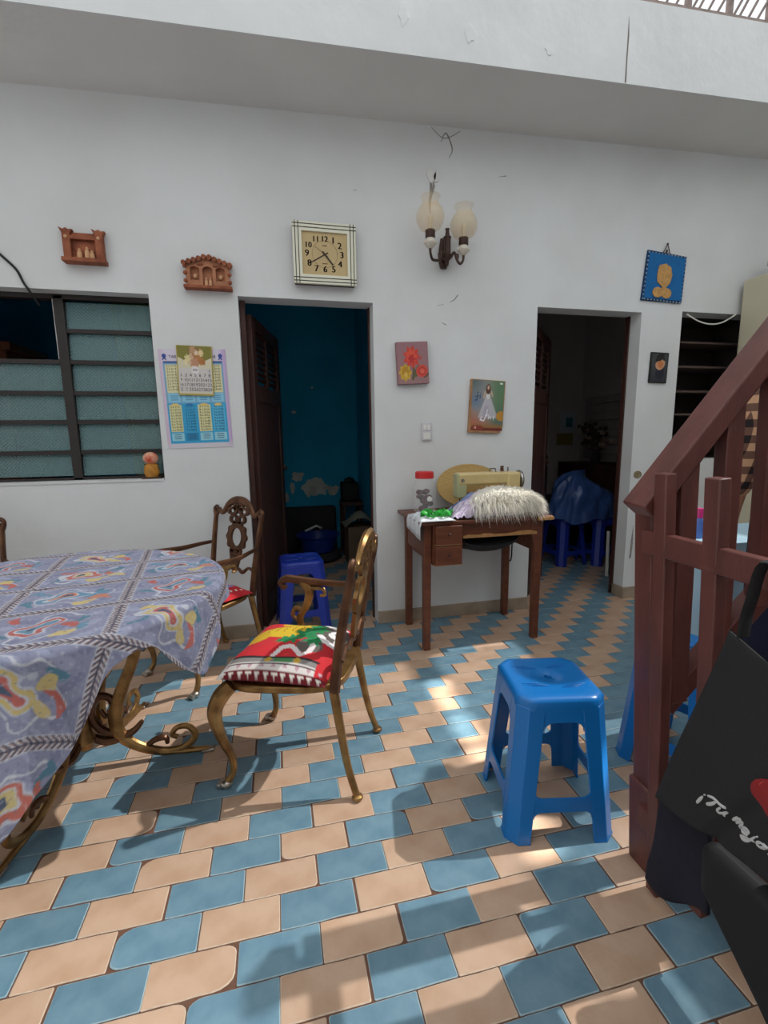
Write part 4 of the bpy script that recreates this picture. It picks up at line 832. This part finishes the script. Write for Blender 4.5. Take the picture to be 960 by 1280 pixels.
def calp(U, V):
    c = Canvas(U, V, (214, 206, 178)); top = V > .78-.22*(.5-np.abs(U-.5))*1.6; c.mask(top, (128, 124, 52)); c.rect(.04, .06, .96, .55, (208, 202, 198)); c.mask((U < .03) | (U > .97) | (V < .03), (168, 150, 70))
    for (x, y, r, col) in ((.5, .82, .16, (150, 110, 70)), (.42, .72, .12, (206, 170, 140)), (.6, .74, .13, (176, 120, 70)), (.3, .74, .08, (222, 206, 150)), (.68, .86, .07, (226, 200, 150)), (.45, .92, .08, (190, 150, 110)), (.5, .66, .1, (190, 140, 110)), (.74, .68, .06, (170, 110, 50)), (.25, .66, .05, (230, 216, 170)), (.55, .86, .05, (232, 206, 180))): c.star(x, y, r, 7, .22, col)
    c.ell(.5, .52, .11, .075, (228, 222, 222)).rect(.44, .525, .56, .535, (90, 80, 90)).rect(.43, .505, .57, .515, (90, 80, 90)); return c.C
panel('sheet', CW*.99, CHh*.99, 60, 86, calp, ca, (0, -.0065, 0))
tx = MB(); C_ = lambda u, v: WALLM((u-.5)*CW, -.0075, (v-.5)*CHh)
for d in range(1, 30):
    col, row = ((d+5) % 7), (d+5)//7
    sz = .0245 if col else .02
    if d in (23, 24): Vt, Ft = text_geo('%d\n%d' % (d, d+7), .012)
    elif d in (4, 5) and False: continue
    else: Vt, Ft = text_geo(str(d), sz)
    tx.add(Vt, Ft, 0, C_(.105+.132*col, .5-.095*row))
tag(tx.build('dates', mat('charcoal_ink', srgb(70, 64, 70), .7), ca, smooth=0), kind='stuff')
tag(MB().tube(spline([(-1.33, WY-.006, 2.24), (-1.25, WY-.006, 2.155), (-1.19, WY-.006, 2.09), (-1.165, WY-.008, 2.03), (-1.14, WY-.008, 1.985), (-1.12, WY+.03, 1.93)]), .006, 6).build('black_cable', M_BLACK), 'black cable running down the wall into the open window corner', 'cable')
# ============================================================ STAIRS, BALUSTRADE, GATE
stp = struct(empty('stairs', (1.1, -.55, 0))); M_STEP = mat('grey_cement_step', srgb(120, 118, 116), .8, var=.2, vscale=8); M_RISER = mat('oxblood_riser', srgb(112, 58, 48), .7, var=.2)
for k in range(7):
    MB().box((.11+.2*k, 0, .12+.24*k-.01), (.2, .8, .24 if k < 2 else .24)).build('step', M_STEP, stp, bevel=.004)
    MB().box((.0+.2*k, 0, .12+.24*k-.02), (.012, .8, .2)).build('riser', M_RISER, stp)
bl = empty('stair_balustrade', (1.04, -.055, 0), 0, 'oxblood painted wooden stair balustrade with sloping handrail and newel post', 'balustrade')
B = lambda x, y, z: (x-1.04, y+.055, z); LEAN = -.072
MB().beam(B(1.04, -.055, .0), B(1.04+LEAN*1.1, -.055, 1.03), .058, .058, side=(0, 1, 0)).build('newel_post', M_RAIL, bl, bevel=.004)
MB().beam(B(1.04, -.055, .0), B(1.04+LEAN*.29, -.055, .27), .074, .074, side=(0, 1, 0)).build('newel_base', M_RAIL, bl, bevel=.006)
ra, rb = Vector((.90, -.075, 1.04)), Vector((1.62, -.13, 1.035+.755*1.205)); dd = (rb-ra).normalized()
MB().beam(B(*ra), B(*rb), .076, .05, side=(0, 1, 0)).build('handrail', M_RAIL, bl, bevel=.005)
la, lb = Vector((1.01, -.08, .51)), Vector((1.62, -.13, .51+.61*1.13)); MB().beam(B(*la), B(*lb), .045, .05, side=(0, 1, 0)).build('bottom_rail', M_RAIL, bl, bevel=.003)
for k in range(6):
    x = 1.02+.11*k; y = -.09-.008*k; MB().beam(B(x+.02, y, .45+(x-.95)*1.12), B(x-.01, y, 1.03+(x-.87)*1.2-.03), .05, .035, side=(1, 0, 0)).build('baluster', M_RAIL, bl, bevel=.003)
gt = empty('stair_gate', (1.0, -.5, 0), 0, 'low oxblood painted wooden gate across the foot of the stairs, hung with bags', 'gate')
GQ = lambda y, z, dx=0: (.99+LEAN*z*.95+dx-1.0, y+.5, z)
for y in (-.134, -.265, -.45, -.65, -.85): MB().beam(GQ(y, .09 if y < -.14 else .0), GQ(y, 1.135), .036, .03, side=(0, 1, 0)).build('gate_post', M_RAIL, gt, bevel=.003)
for z in (.965, .2): MB().beam(GQ(-.08, z), GQ(-.88, z), .028, .055).build('gate_rail', M_RAIL, gt, bevel=.003)
# ---------------- bags hung on the gate
sb = empty('shopping_bag', (.87, -.4, .3), 0, 'black fabric shopping bag with white script lettering hung askew on the stair gate', 'bag')
A, Bc = Vector((.875, -.354, .849)), Vector((.91, -.189, .350)); Wd = Vector((-.05, -.36, -.08)); Wb = Vector((-.03, -.38, .09)); M_BAG = mat('black_nonwoven', srgb(34, 34, 36), .85, bump=.25, bscale=350)
def bagp(u, v, off=0):
    p = A+(Bc-A)*(1-v)+(Wd*v+Wb*(1-v))*u; n = Vector((-1, -.25, .08)).normalized()
    bul = .02*math.sin(math.pi*u)*math.sin(math.pi*min(1, v+.08))+.005*math.sin(u*9+v*5)-.012*math.exp(-((u-.42-v*.25)/.05)**2)
    return tuple(p+n*(bul+off)-Vector((.87, -.4, .3)))
mb = MB(); mb.grid(lambda u, v: bagp(u, v), 40, 40); fr = mb.build('front_panel', M_BAG, sb, smooth=80); s_ = fr.modifiers.new('t', 'SOLIDIFY'); s_.thickness = .004
mb = MB(); mb.grid(lambda u, v: tuple(Vector(bagp(u, v))+Vector((.008+.012*math.sin(math.pi*v), .01, 0))), 20, 20); mb.build('back_panel', M_BAG, sb, smooth=80)
P0, P1 = Vector(bagp(.05, 1)), Vector(bagp(.85, 1)); GP = Vector(GQ(-.43, 1.0))+Vector((1.0, -.5, 0))-Vector((.87, -.4, .3))
MB().tube(spline([P0+Vector((.01, 0, 0)), P0*.55+GP*.45+Vector((-.01, .02, .0)), GP+Vector((-.035, .02, .0)), P1*.5+GP*.5+Vector((-.02, -.03, 0)), P1]), .016, 8, flat=.2).build('strap', M_BAG, sb)
def glyphs():
    L = {'!': [[(0, .25), (.0, -.35)], [(0, .45), (.01, .42)]], 'T': [[(-.1, .5), (.15, .62), (.55, .55), (.75, .62)], [(.33, .57), (.25, .2), (.12, -.02)]],
         'u': [[(0, .38), (-.02, .1), (.1, 0), (.25, .2), (.3, .38)], [(.3, .38), (.26, .1), (.36, 0)]],
         'm': [[(0, 0), (.06, .38)], [(.04, .2), (.16, .38), (.22, .3), (.17, 0)], [(.2, .2), (.32, .38), (.38, .3), (.35, .05), (.45, 0)]],
         'e': [[(.0, .16), (.2, .2), (.2, .36), (.06, .36), (.0, .18), (.08, 0), (.28, .08)]],
         'j': [[(.12, .38), (.1, -.2), (-.05, -.4), (-.16, -.3), (0, -.12), (.24, .05)], [(.14, .54), (.15, .52)]],
         'o': [[(.16, .36), (.02, .3), (0, .1), (.12, 0), (.25, .12), (.24, .3), (.14, .37), (.34, .33)]], 'r': [[(0, .3), (.08, .38), (.18, .33), (.14, .0), (.28, .05)]]}
    x = 0; out = []
    for ch, adv in (('!', .22), ('T', .62), ('u', .42), (' ', .22), ('m', .52), ('e', .36), ('j', .34), ('o', .42), ('r', .3)):
        for st_ in L.get(ch, []): out.append([(a+x, b) for a, b in st_])
        x += adv
    return out
for st_ in glyphs():
    lt = MB()
    pts = [(a+b*.18, b) for a, b in [tuple(p)[:2] for p in spline([(a, b, 0) for a, b in st_], 5)]]
    lt.tube([Vector(bagp(.27+a*.125, .2+b*.095, .006)) for a, b in pts], [.0018, .0034, .0036, .0026], 6, flat=.5)
    lt.build('letter_stroke', mat('white_print', srgb(206, 206, 206), .7), sb)
for (u, v, ru, rv, c_) in ((.60, .5, .15, .10, (150, 26, 30)), (.52, .53, .04, .03, (196, 70, 66)), (.60, .61, .03, .02, (214, 206, 200))):
    n = 22; MB().add([bagp(u, v, .008)]+[bagp(u+ru*math.cos(2*math.pi*i/n), v+rv*math.sin(2*math.pi*i/n), .0062+(.001 if ru < .1 else 0)) for i in range(n)], [(0, 1+i, 1+(i+1) % n) for i in range(n)]).build('print', mat('print_%d' % c_[0], srgb(*c_), .6), sb)
M_NAVY = mat('dark_navy_cloth', srgb(30, 30, 46), .9, var=.3, vscale=10, bump=.3, bscale=30)
nv = MB()
def garment(u, v):
    z = .045+.59*v; y0 = -.13-.22*max(0, z-.1)-.2*max(0, z-.33); y1 = min(-.308, y0-.04)
    return (.9655-.0684*z-.005*math.sin(u*7)*(1-v), y0+(y1-y0)*u-.008*math.sin(v*9)*(1-u), z+.07*u*(1-v)**2-.02*math.sin(u*5)*(1-v))
nv.grid(garment, 24, 40)
o = tag(nv.build('navy_garment', M_NAVY, smooth=80), 'dark navy garment hanging below the black bag beside the newel post', 'clothing'); s_ = o.modifiers.new('t', 'SOLIDIFY'); s_.thickness = .01; s_.offset = 0
bo = empty('sack', (.93, -.6, .004), 0, 'large plain black sack slumped on the floor against the stair gate under the lettered bag', 'bag')
MB().prism([(.285, .35), (.28, .236), (.14, .12), (.03, .015), (-.28, 0), (-.3, .36)], .055, Matrix(((0, 0, -1, .022), (1, 0, 0, 0), (0, 1, 0, 0), (0, 0, 0, 1)))).build('sack_body', M_BLACK, bo, bevel=.024, seg=4)
MB().tube(spline([(.0, .1, .34), (.0, .06, .4), (.0, .0, .42), (.0, -.06, .4), (0, -.1, .34)]), .012, 8, flat=.4).build('strap', M_BLACK, bo)
# ============================================================ BEHIND THE BALUSTRADE
ct_ = empty('side_table', (2.26, .735, 0), 0, 'small table under a pale blue cloth behind the stair balusters', 'table')
for x in (-.35, .35):
    for y in (-.14, .14): MB().box((x, y, .36), (.04, .04, .72)).build('leg', M_TABLEWOOD, ct_)
MB().box((0, 0, .732), (.76, .34, .024)).build('table_top', M_TABLEWOOD, ct_)
def skirt(u, v):
    P = rrect(.775, .355, .03, 4); n = len(P); t = (u*n) % n; i = int(t) % n; a, b = P[i], P[(i+1) % n]; f = t-int(t)
    x, y = a[0]+(b[0]-a[0])*f, a[1]+(b[1]-a[1])*f; d = v*.6; w = 1+(.02+.025*math.sin(u*2*math.pi*14))*v
    return (2.26+x*w, .735+y*w, .747-d)
mb = MB(); mb.grid(skirt, 161, 12); mb.add([(2.26+x, .735+y, .747) for x, y in rrect(.775, .355, .03, 4)], [tuple(range(20))])
tag(mb.build('pale_blue_tablecloth', mat('pale_blue_vinyl', srgb(172, 204, 222), .5, var=.06, vscale=6), smooth=60), 'pale blue cloth hanging over the small table behind the balusters', 'tablecloth')
bt_ = empty('bottle', (1.925, .70, .748), 0, 'small blue bottle with pink cap on the pale blue table', 'bottle')
MB().lathe([(.001, 0), (.026, 0), (.028, .01), (.028, .075), (.016, .095), (.014, .1)], 18).build('body', mat('blue_bottle', srgb(92, 128, 206), .3), bt_)
MB().lathe([(.014, .092), (.02, .092), (.02, .13), (.018, .135), (.001, .135)], 18).build('cap', mat('pink_cap', srgb(226, 60, 140), .4), bt_)
cab = empty('tall_cabinet', (3.62, 1.42, 0), 0, 'tall cream painted cabinet standing beside the dark shelf niche', 'cabinet'); M_CAB = mat('cream_paint', srgb(206, 198, 172), .6, var=.06, vscale=3)
MB().box((0, 0, .82), (.56, .8, 1.64)).build('lower_body', M_CAB, cab, bevel=.008); MB().box((0, 0, 1.965), (.56, .8, .64)).build('upper_body', M_CAB, cab, bevel=.008)
for s in (-1, 1): dr = MB().box((s*.14, -.405, .85), (.27, .02, 1.5)).build('door', M_CAB, cab, bevel=.004); MB().sphere((s*.03, -.43, .95), .012).build('knob', M_STEEL, dr)
bx = empty('plastic_bag_bundle', (3.52, 1.55, 2.286), 0, 'clear plastic bag with a dark red bundle on top of the cream cabinet', 'bag')
MB().box((.03, 0, .07), (.16, .3, .14)).build('bundle', mat('dark_red_cloth', srgb(110, 26, 30), .8), bx, bevel=.03, seg=3)
mb = MB(); mb.sphere((0, 0, .11), (.14, .24, .11), 16, 9); mb.build('wrapper', mat('grey_film', srgb(176, 172, 172), .3, alpha=.4), bx)
# ---------------- person seen between the balusters
def skin(name, J, E_, m, parent, root=0, sub=2):
    me = bpy.data.meshes.new(name); bm = bmesh.new(); ly = bm.verts.layers.skin.verify(); vs = []
    for i, (p, r) in enumerate(J):
        v = bm.verts.new(p); r = r if hasattr(r, '__len__') else (r, r); v[ly].radius = r; v[ly].use_root = (i == root); vs.append(v)
    for a, b in E_: bm.edges.new((vs[a], vs[b]))
    bm.to_mesh(me); bm.free(); o = bpy.data.objects.new(name, me); COL.objects.link(o)
    o.modifiers.new('skin', 'SKIN').use_smooth_shade = True; o.modifiers.new('sub', 'SUBSURF').levels = sub; o.modifiers['sub'].render_levels = sub
    bpy.context.view_layer.update(); ev = o.evaluated_get(bpy.context.evaluated_depsgraph_get())
    nm = bpy.data.meshes.new_from_object(ev); o.modifiers.clear(); o.data = nm; nm.materials.clear(); nm.materials.append(m); nm.shade_smooth(); o.parent = parent; return o
pe = empty('person', (1.99, .29, 0), math.radians(-25), 'person in plaid shirt, navy trousers and pale cap standing behind the stair balusters', 'person')
pe.scale = (1.05, 1.05, 1.05); M_SKIN = mat('skin', srgb(170, 122, 96), .6)
# local: faces +y (towards the house), x to the right
J = [((0, 0, .93), (.13, .1)), ((0, 0, 1.1), (.12, .09)), ((0, .0, 1.3), (.14, .1)), ((0, -.005, 1.4), (.08, .07)), ((0, 0, 1.455), (.05, .05)),
     ((-.17, 0, 1.36), .05), ((-.21, .02, 1.1), .042), ((-.235, .05, .87), .035), ((-.235, .065, .8), (.024, .04)),
     ((.17, 0, 1.36), .05), ((.21, .02, 1.1), .042), ((.235, .05, .87), .035), ((.235, .065, .8), (.024, .04)),
     ((-.085, 0, .85), .085), ((-.09, .01, .48), .058), ((-.095, -.02, .09), .04), ((-.1, .11, .035), (.04, .03)),
     ((.085, 0, .85), .085), ((.09, .01, .48), .058), ((.095, -.02, .09), .04), ((.1, .11, .035), (.04, .03)),
     ((0, .01, 1.5), (.07, .08)), ((0, .015, 1.57), (.078, .095)), ((0, .01, 1.64), (.05, .06))]
E_ = [(0, 1), (1, 2), (2, 3), (3, 4), (2, 5), (5, 6), (6, 7), (7, 8), (2, 9), (9, 10), (10, 11), (11, 12), (0, 13), (13, 14), (14, 15), (15, 16), (0, 17), (17, 18), (18, 19), (19, 20), (4, 21), (21, 22), (22, 23)]
for s, hnd in ((-1, 8), (1, 12)):                        # five fingers each
    for k, (dy, L_) in enumerate(((-.03, .06), (-.01, .074), (.01, .078), (.03, .066))):
        b = len(J); J += [((s*.233, .07+dy, .765), .009), ((s*.228, .074+dy, .765-L_*.6), .008), ((s*.215, .078+dy, .765-L_*.95), .007)]; E_ += [(hnd, b), (b, b+1), (b+1, b+2)]
    b = len(J); J += [((s*.215, .1, .79), .01), ((s*.2, .115, .765), .008)]; E_ += [(hnd, b), (b, b+1)]
skin('body', J, E_, M_SKIN, pe)
fc = MB().sphere((0, .108, 1.555), (.012, .02, .022), 10, 6)
for s in (-1, 1): fc.sphere((s*.082, .0, 1.56), (.012, .025, .032), 8, 6)
fc.build('nose_and_ears', M_SKIN, pe, smooth=80)
ey = MB()
for s in (-1, 1): ey.sphere((s*.032, .098, 1.585), (.013, .008, .007), 8, 5)
ey.box((0, .1, 1.515), (.045, .006, .008)); ey.build('eyes_and_mouth', mat('dark_features', srgb(60, 30, 28), .5), pe)
M_PLAID = mat('plaid_flannel', srgb(196, 150, 116), .9); nt = M_PLAID.node_tree; tc = nt.nodes.new('ShaderNodeTexCoord'); sx = nt.nodes.new('ShaderNodeSeparateXYZ'); nt.links.new(tc.outputs['Object'], sx.inputs[0])
def band(sock, per):
    a = nt.nodes.new('ShaderNodeMath'); a.operation = 'DIVIDE'; a.inputs[1].default_value = per; b = nt.nodes.new('ShaderNodeMath'); b.operation = 'FRACT'; g = nt.nodes.new('ShaderNodeMath'); g.operation = 'GREATER_THAN'; g.inputs[1].default_value = .5
    nt.links.new(sock, a.inputs[0]); nt.links.new(a.outputs[0], b.inputs[0]); nt.links.new(b.outputs[0], g.inputs[0]); return g.outputs[0]
ad = nt.nodes.new('ShaderNodeMath'); xy_ = nt.nodes.new('ShaderNodeMath'); nt.links.new(sx.outputs['X'], xy_.inputs[0]); nt.links.new(sx.outputs['Y'], xy_.inputs[1]); nt.links.new(band(xy_.outputs[0], .055), ad.inputs[0]); nt.links.new(band(sx.outputs['Z'], .055), ad.inputs[1])
dv = nt.nodes.new('ShaderNodeMath'); dv.operation = 'MULTIPLY'; dv.inputs[1].default_value = .5; nt.links.new(ad.outputs[0], dv.inputs[0])
cr = nt.nodes.new('ShaderNodeValToRGB'); cr.color_ramp.interpolation = 'CONSTANT'; e0, e1 = cr.color_ramp.elements; e0.color = srgb(204, 160, 124); e1.position = .3; e1.color = srgb(112, 80, 66); e2 = cr.color_ramp.elements.new(.8); e2.color = srgb(34, 26, 28)
nt.links.new(dv.outputs[0], cr.inputs[0]); nt.links.new(cr.outputs[0], nt.nodes['Principled BSDF'].inputs['Base Color'])
SJ = [((0, 0, .99), (.155, .125)), ((0, 0, 1.12), (.145, .115)), ((0, 0, 1.29), (.165, .125)), ((0, -.005, 1.395), (.1, .085)), ((-.18, 0, 1.36), .068), ((-.215, .01, 1.12), .06), ((-.232, .045, .92), .052), ((.18, 0, 1.36), .068), ((.215, .01, 1.12), .06), ((.232, .045, .92), .052)]
skin('shirt', SJ, [(0, 1), (1, 2), (2, 3), (2, 4), (4, 5), (5, 6), (2, 7), (7, 8), (8, 9)], M_PLAID, pe)
skin('trousers', [((0, 0, .96), (.145, .115)), ((-.088, 0, .84), .105), ((-.092, .01, .48), .08), ((-.096, -.01, .08), .068), ((.088, 0, .84), .105), ((.092, .01, .48), .08), ((.096, -.01, .08), .068)], [(0, 1), (1, 2), (2, 3), (0, 4), (4, 5), (5, 6)], mat('navy_trousers', srgb(26, 30, 56), .9), pe)
mb = MB(); mb.sphere((0, -.012, 1.585), (.098, .112, .092), 20, 12); mb.build('hair', mat('black_hair', srgb(20, 16, 16), .6), pe, smooth=80)
mb = MB(); mb.lathe([(.108, 0), (.106, .03), (.09, .062), (.05, .08), (.001, .084)], 22, TR((0, -.005, 1.60)) @ Matrix.Diagonal((.98, 1.1, 1, 1))); mb.prism([(-.08, .08), (-.07, .16), (0, .19), (.07, .16), (.08, .08)], .008, TR((0, 0, 1.6))); mb.build('cap', mat('pale_cap', srgb(206, 202, 196), .8), pe, smooth=60)
for s in (-1, 1): MB().sphere((s*.1, .06, .035), (.045, .12, .035), 12, 8).build('shoe', M_BLACK, pe)
# ============================================================ BLUE ROOM
M_DARKCLOTH = mat('charcoal_upholstery', srgb(52, 49, 52), .9, bump=.2, bscale=30)
bs = empty('washing_basin', (.42, 3.64, 0), 0, 'blue plastic basin with odds and ends on the floor of the blue room', 'basin')
MB().lathe([(.001, .1), (.15, .1), (.18, .16), (.21, .26), (.225, .265), (.225, .255), (.2, .24), (.165, .1), (.15, .09), (.001, .09)], 36).build('basin_body', mat('deep_blue_plastic', srgb(30, 54, 140), .35), bs, bevel=.002)
MB().lathe([(.001, 0), (.2, 0), (.235, .03), (.235, .06), (.2, .09), (.001, .09)], 32).build('tub_below', M_DARKCLOTH, bs)
MB().sphere((-.08, -.05, .17), (.09, .07, .06)).build('red_rag', mat('red_rag', srgb(150, 40, 44), .9), bs); MB().tube([(-.12, .1, .28), (.0, .14, .32), (.05, .1, .3)], .012, 7).build('white_handle', M_WHITE, bs)
tag(box('dark_sofa', (.2, 3.8, .2), (.01, .01, .01), M_DARKCLOTH) if False else MB().box((0, 0, 0), (.7, .12, .5)).build('low_chest', M_DARKCLOTH, None, (.30, 3.975, .25), bevel=.03), 'low dark covered chest along the back wall of the blue room', 'chest')
tag(MB().box((0, 0, 0), (.5, .62, .62)).build('covered_armchair', M_DARKCLOTH, None, (-.32, 3.3, .31), bevel=.05, seg=3), 'dark covered bulky seat behind the open door in the blue room', 'seat')
cb = empty('cardboard_box', (.80, 3.42, 0), 0, 'brown cardboard box with a grey cloth on top in the blue room', 'box')
MB().box((0, 0, .19), (.24, .3, .38)).build('carton', mat('brown_cardboard', srgb(120, 96, 76), .85, var=.15), cb, bevel=.004)
mb = MB(); mb.grid(lambda u, v: ((u-.5)*.3, (v-.5)*.32, .385+.14*abs(math.sin(u*3.1))*(.6+.4*math.sin(v*5))), 16, 16); mb.build('grey_cloth', mat('grey_rag', srgb(128, 126, 112), .9), cb, smooth=80)
tag(MB().box((0, 0, 0), (.18, .16, .2)).lathe([(.05, .1), (.06, .13), (.001, .15)], 12).build('black_bag', M_BLACK, None, (.79, 3.86, .662), bevel=.02, seg=3), 'black bag on a dark stand in the corner of the blue room', 'bag')
tag(MB().box((0, 0, .27), (.22, .26, .02)).box((-.09, -.11, .13), (.03, .03, .27)).box((.09, -.11, .13), (.03, .03, .27)).box((-.09, .11, .13), (.03, .03, .27)).box((.09, .11, .13), (.03, .03, .27)).build('dark_stand', M_DARKWOOD, None, (.80, 3.86, .28-.0), bevel=.003), 'small dark wooden stand against the back wall of the blue room', 'stand')
bpy.data.objects['dark_stand'].location.z = 0; bpy.data.objects['dark_stand'].scale = (1, 1, 2.0)
wr = empty('wardrobe', (-2.1, 3.1, 0), 0, 'orange brown wooden wardrobe seen through the open louvre gap', 'wardrobe'); M_WARD = mat('orange_brown_wood', srgb(150, 80, 50), .5, var=.25, vscale=6, stretch=(1, 1, 8))
MB().box((0, 0, .93), (.7, .5, 1.86)).build('carcass', M_WARD, wr, bevel=.006); MB().box((0, 0, 1.885), (.78, .56, .06)).build('cornice', M_WARD, wr, bevel=.01)
for s in (-1, 1): dr = MB().box((s*.172, -.26, .93), (.33, .02, 1.7)).build('door', M_WARD, wr, bevel=.004); MB().sphere((s*.03, -.285, .95), .014).build('knob', M_BRASSD, dr)
def curt(u, v): return (-.80+.24*u+.06*(1-v)*(u-1), 2.12+.025*math.sin(u*18), 2.15-1.25*v)
cu_ = empty('green_curtain', (0, 0, 0), 0, 'pale green curtain hanging inside the louvred window', 'curtain'); mb = MB(); mb.grid(curt, 40, 8)
o = mb.build('curtain_cloth', mat('pale_green_curtain', srgb(120, 156, 96), .9), cu_, smooth=80); s_ = o.modifiers.new('t', 'SOLIDIFY'); s_.thickness = .003
MB().tube([(-2.1, 1.99, 2.16), (-2.1, 2.12, 2.16), (-.5, 2.12, 2.16), (-.5, 1.99, 2.16)], .008, 8).build('curtain_rod', M_DARKFRAME, cu_)
fg = empty('clay_figurine', (-.655, 1.885, 1.009), 0, 'small orange and yellow figurine on the sill inside the louvred window', 'figurine')
MB().box((0, 0, .004), (.1, .06, .012)).build('base', M_DARKWOOD, fg); MB().lathe([(.001, .01), (.034, .01), (.042, .04), (.036, .075), (.02, .085)], 16).build('body', mat('yellow_ochre_glaze', srgb(206, 140, 50), .5, var=.4, vscale=40), fg)
MB().sphere((.0, 0, .115), (.042, .03, .036), 14, 9).build('head', mat('orange_red_glaze', srgb(206, 76, 44), .5, col2=srgb(230, 190, 160), vscale=25), fg)
# ============================================================ WHITE ROOM
tag(MB().box((0, 0, 0), (.2, .006, .24)).build('wall_poster', mat('white_poster', srgb(196, 204, 210), .6), None, (3.50, 4.045, 1.37)), 'small white and turquoise poster on the back wall of the white room', 'poster')
MB().box((.02, -.004, 0), (.09, .002, .11)).build('print', mat('turquoise_print', srgb(40, 130, 140), .6), bpy.data.objects['wall_poster']); MB().box((-.03, -.003, -.2), (.22, .002, .14)).build('yellow_note', mat('dull_yellow', srgb(150, 136, 70), .7), bpy.data.objects['wall_poster'])
bd = empty('board_pile', (3.64, 3.6, .93), 0, 'pale boards stacked on edge on the dark cupboard in the white room', 'boards')
for k in range(8): MB().box((-.0-.005*(k % 3), 0, 0), (.03, .6, .082)).build('board', mat('pale_board', srgb(176, 164, 164), .7, var=.2, vscale=10), bd, (0, -.012*(k % 3), .045+.09*k), (math.radians(2-.5*k), 0, 0), bevel=.002)
tag(MB().box((0, 0, 0), (.36, .7, .91)).build('dark_cupboard', M_DARKWOOD, None, (3.5, 3.58, .455), bevel=.006), 'dark low cupboard carrying pale boards and dried flowers in the white room', 'cupboard')
so = empty('dark_bed', (2.80, 3.62, 0), 0, 'dark covered bed with a grey pillow at the back of the white room', 'bed')
MB().box((0, 0, .27), (1.0, .7, .5)).build('mattress', M_DARKCLOTH, so, bevel=.06, seg=3); MB().box((-.1, .3, .7), (.9, .12, .6)).build('headboard', M_DARKCLOTH, so, bevel=.03); MB().box((.08, .12, .92), (.34, .12, .12)).build('pillow', mat('grey_pillow', srgb(170, 162, 166), .9), so, bevel=.05, seg=4)
fl = empty('dried_flower_bouquet', (3.39, 3.36, .912), 0, 'bouquet of dried brown stems and pale roses in the white room', 'flowers')
MB().lathe([(.001, 0), (.04, 0), (.055, .05), (.035, .1), (.045, .12)], 18).build('vase', M_DARKCLOTH, fl); M_ROSE = mat('pale_rose', srgb(186, 162, 146), .8); M_LEAF = mat('dry_brown_leaf', srgb(70, 48, 40), .9)
r3 = random.Random(5)
for k in range(22):
    a, e, L_ = r3.uniform(0, 6.28), r3.uniform(.3, 1.45), r3.uniform(.14, .3); d = Vector((math.cos(a)*math.cos(e), math.sin(a)*math.cos(e)*.6, math.sin(e))); p = Vector((0, 0, .12))+d*L_*.9+Vector((-.04, 0, 0))
    MB().tube([(0, 0, .1), tuple(Vector((-.02, 0, .13))+d*L_*.4), tuple(p)], .004, 5).build('stem', M_LEAF, fl)
    if k % 2: 
        fm = MB()
        for q_ in range(3): fm.lathe([(.004, -.012), (.02+.008*q_, -.004-.004*q_), (.026+.01*q_, .014-.004*q_)], 9, TR(p) @ RX(.5))
        fm.build('flower', M_ROSE, fl)
    else:
        lm = MB()
        for q_ in range(6): v_ = Vector((r3.uniform(-.08, .08), r3.uniform(-.06, .06), r3.uniform(-.06, .06))); lm.add([p+v_, p+v_+Vector((.03, 0, .01)), p+v_+Vector((.04, .01, .05)), p+v_+Vector((.0, .01, .04))], [(0, 1, 2, 3)])
        lm.build('leaves', M_LEAF, fl)
def wrap(u, v):
    a = 2*math.pi*u; r = math.cos(v*math.pi/2)**.55 if v < 1 else 0; w = 1+.05*math.sin(a*6+v*5)+.04*math.sin(a*13-v*9)+.03*math.sin(a*23+v*17)*math.sin(v*11+a*3)
    x, y = 2.88+.34*r*w*math.cos(a), 2.82+.2*r*w*math.sin(a)
    over = any(max(abs((x-cx)*math.cos(t)+(y-cy)*math.sin(t)), abs(-(x-cx)*math.sin(t)+(y-cy)*math.cos(t))) < .15 for cx, cy, t in ((2.72, 2.88, math.radians(8)), (3.06, 2.80, math.radians(3))))
    z = .458+.35*math.sin(v*math.pi/2)**.9*(1-.25*math.cos(a))-(.05*(1-v*6)*(.5+.5*math.sin(a*5)) if v < .16 else 0)
    return (x, y, max(z, .456) if over else z)
mb = MB(); mb.grid(wrap, 110, 32); o = tag(mb.build('wrapped_bundle', mat('blue_plastic_sheet', srgb(64, 96, 160), .3, var=.35, vscale=7, bump=.6, bscale=8), smooth=80), 'bundle wrapped in crumpled blue plastic sheet lying on two stools', 'bundle')
pk = empty('foil_parcel', (3.36, 3.05, .0), 0, 'crumpled shiny parcel on a dark crate beside the blue stools', 'parcel')
MB().box((0, 0, .13), (.2, .2, .26)).build('crate', M_DARKCLOTH, pk, bevel=.004); mb = MB(); mb.grid(lambda u, v: ((u-.5)*.2, (v-.5)*.18, .262+.14*math.sin(u*3.14)**.4*math.sin(v*3.14)**.4+.015*hsh(u*8, v*8)), 16, 16); mb.build('foil', mat('silver_foil', srgb(150, 146, 140), .25, metal=.6), pk, smooth=20)
MB().sphere((.02, -.02, .43), (.07, .06, .04)).build('green_pack', mat('green_pack', srgb(70, 120, 60), .5), pk); MB().sphere((-.05, .03, .44), (.05, .05, .035)).build('red_pack', mat('red_pack', srgb(170, 70, 60), .5), pk)
tag(MB().tube([(2.81, 2.36, .0), (2.80, 2.36, .40)], .014, 10).build('white_pipe', M_WHITE), 'short white pipe standing by the door jamb of the white room', 'pipe')
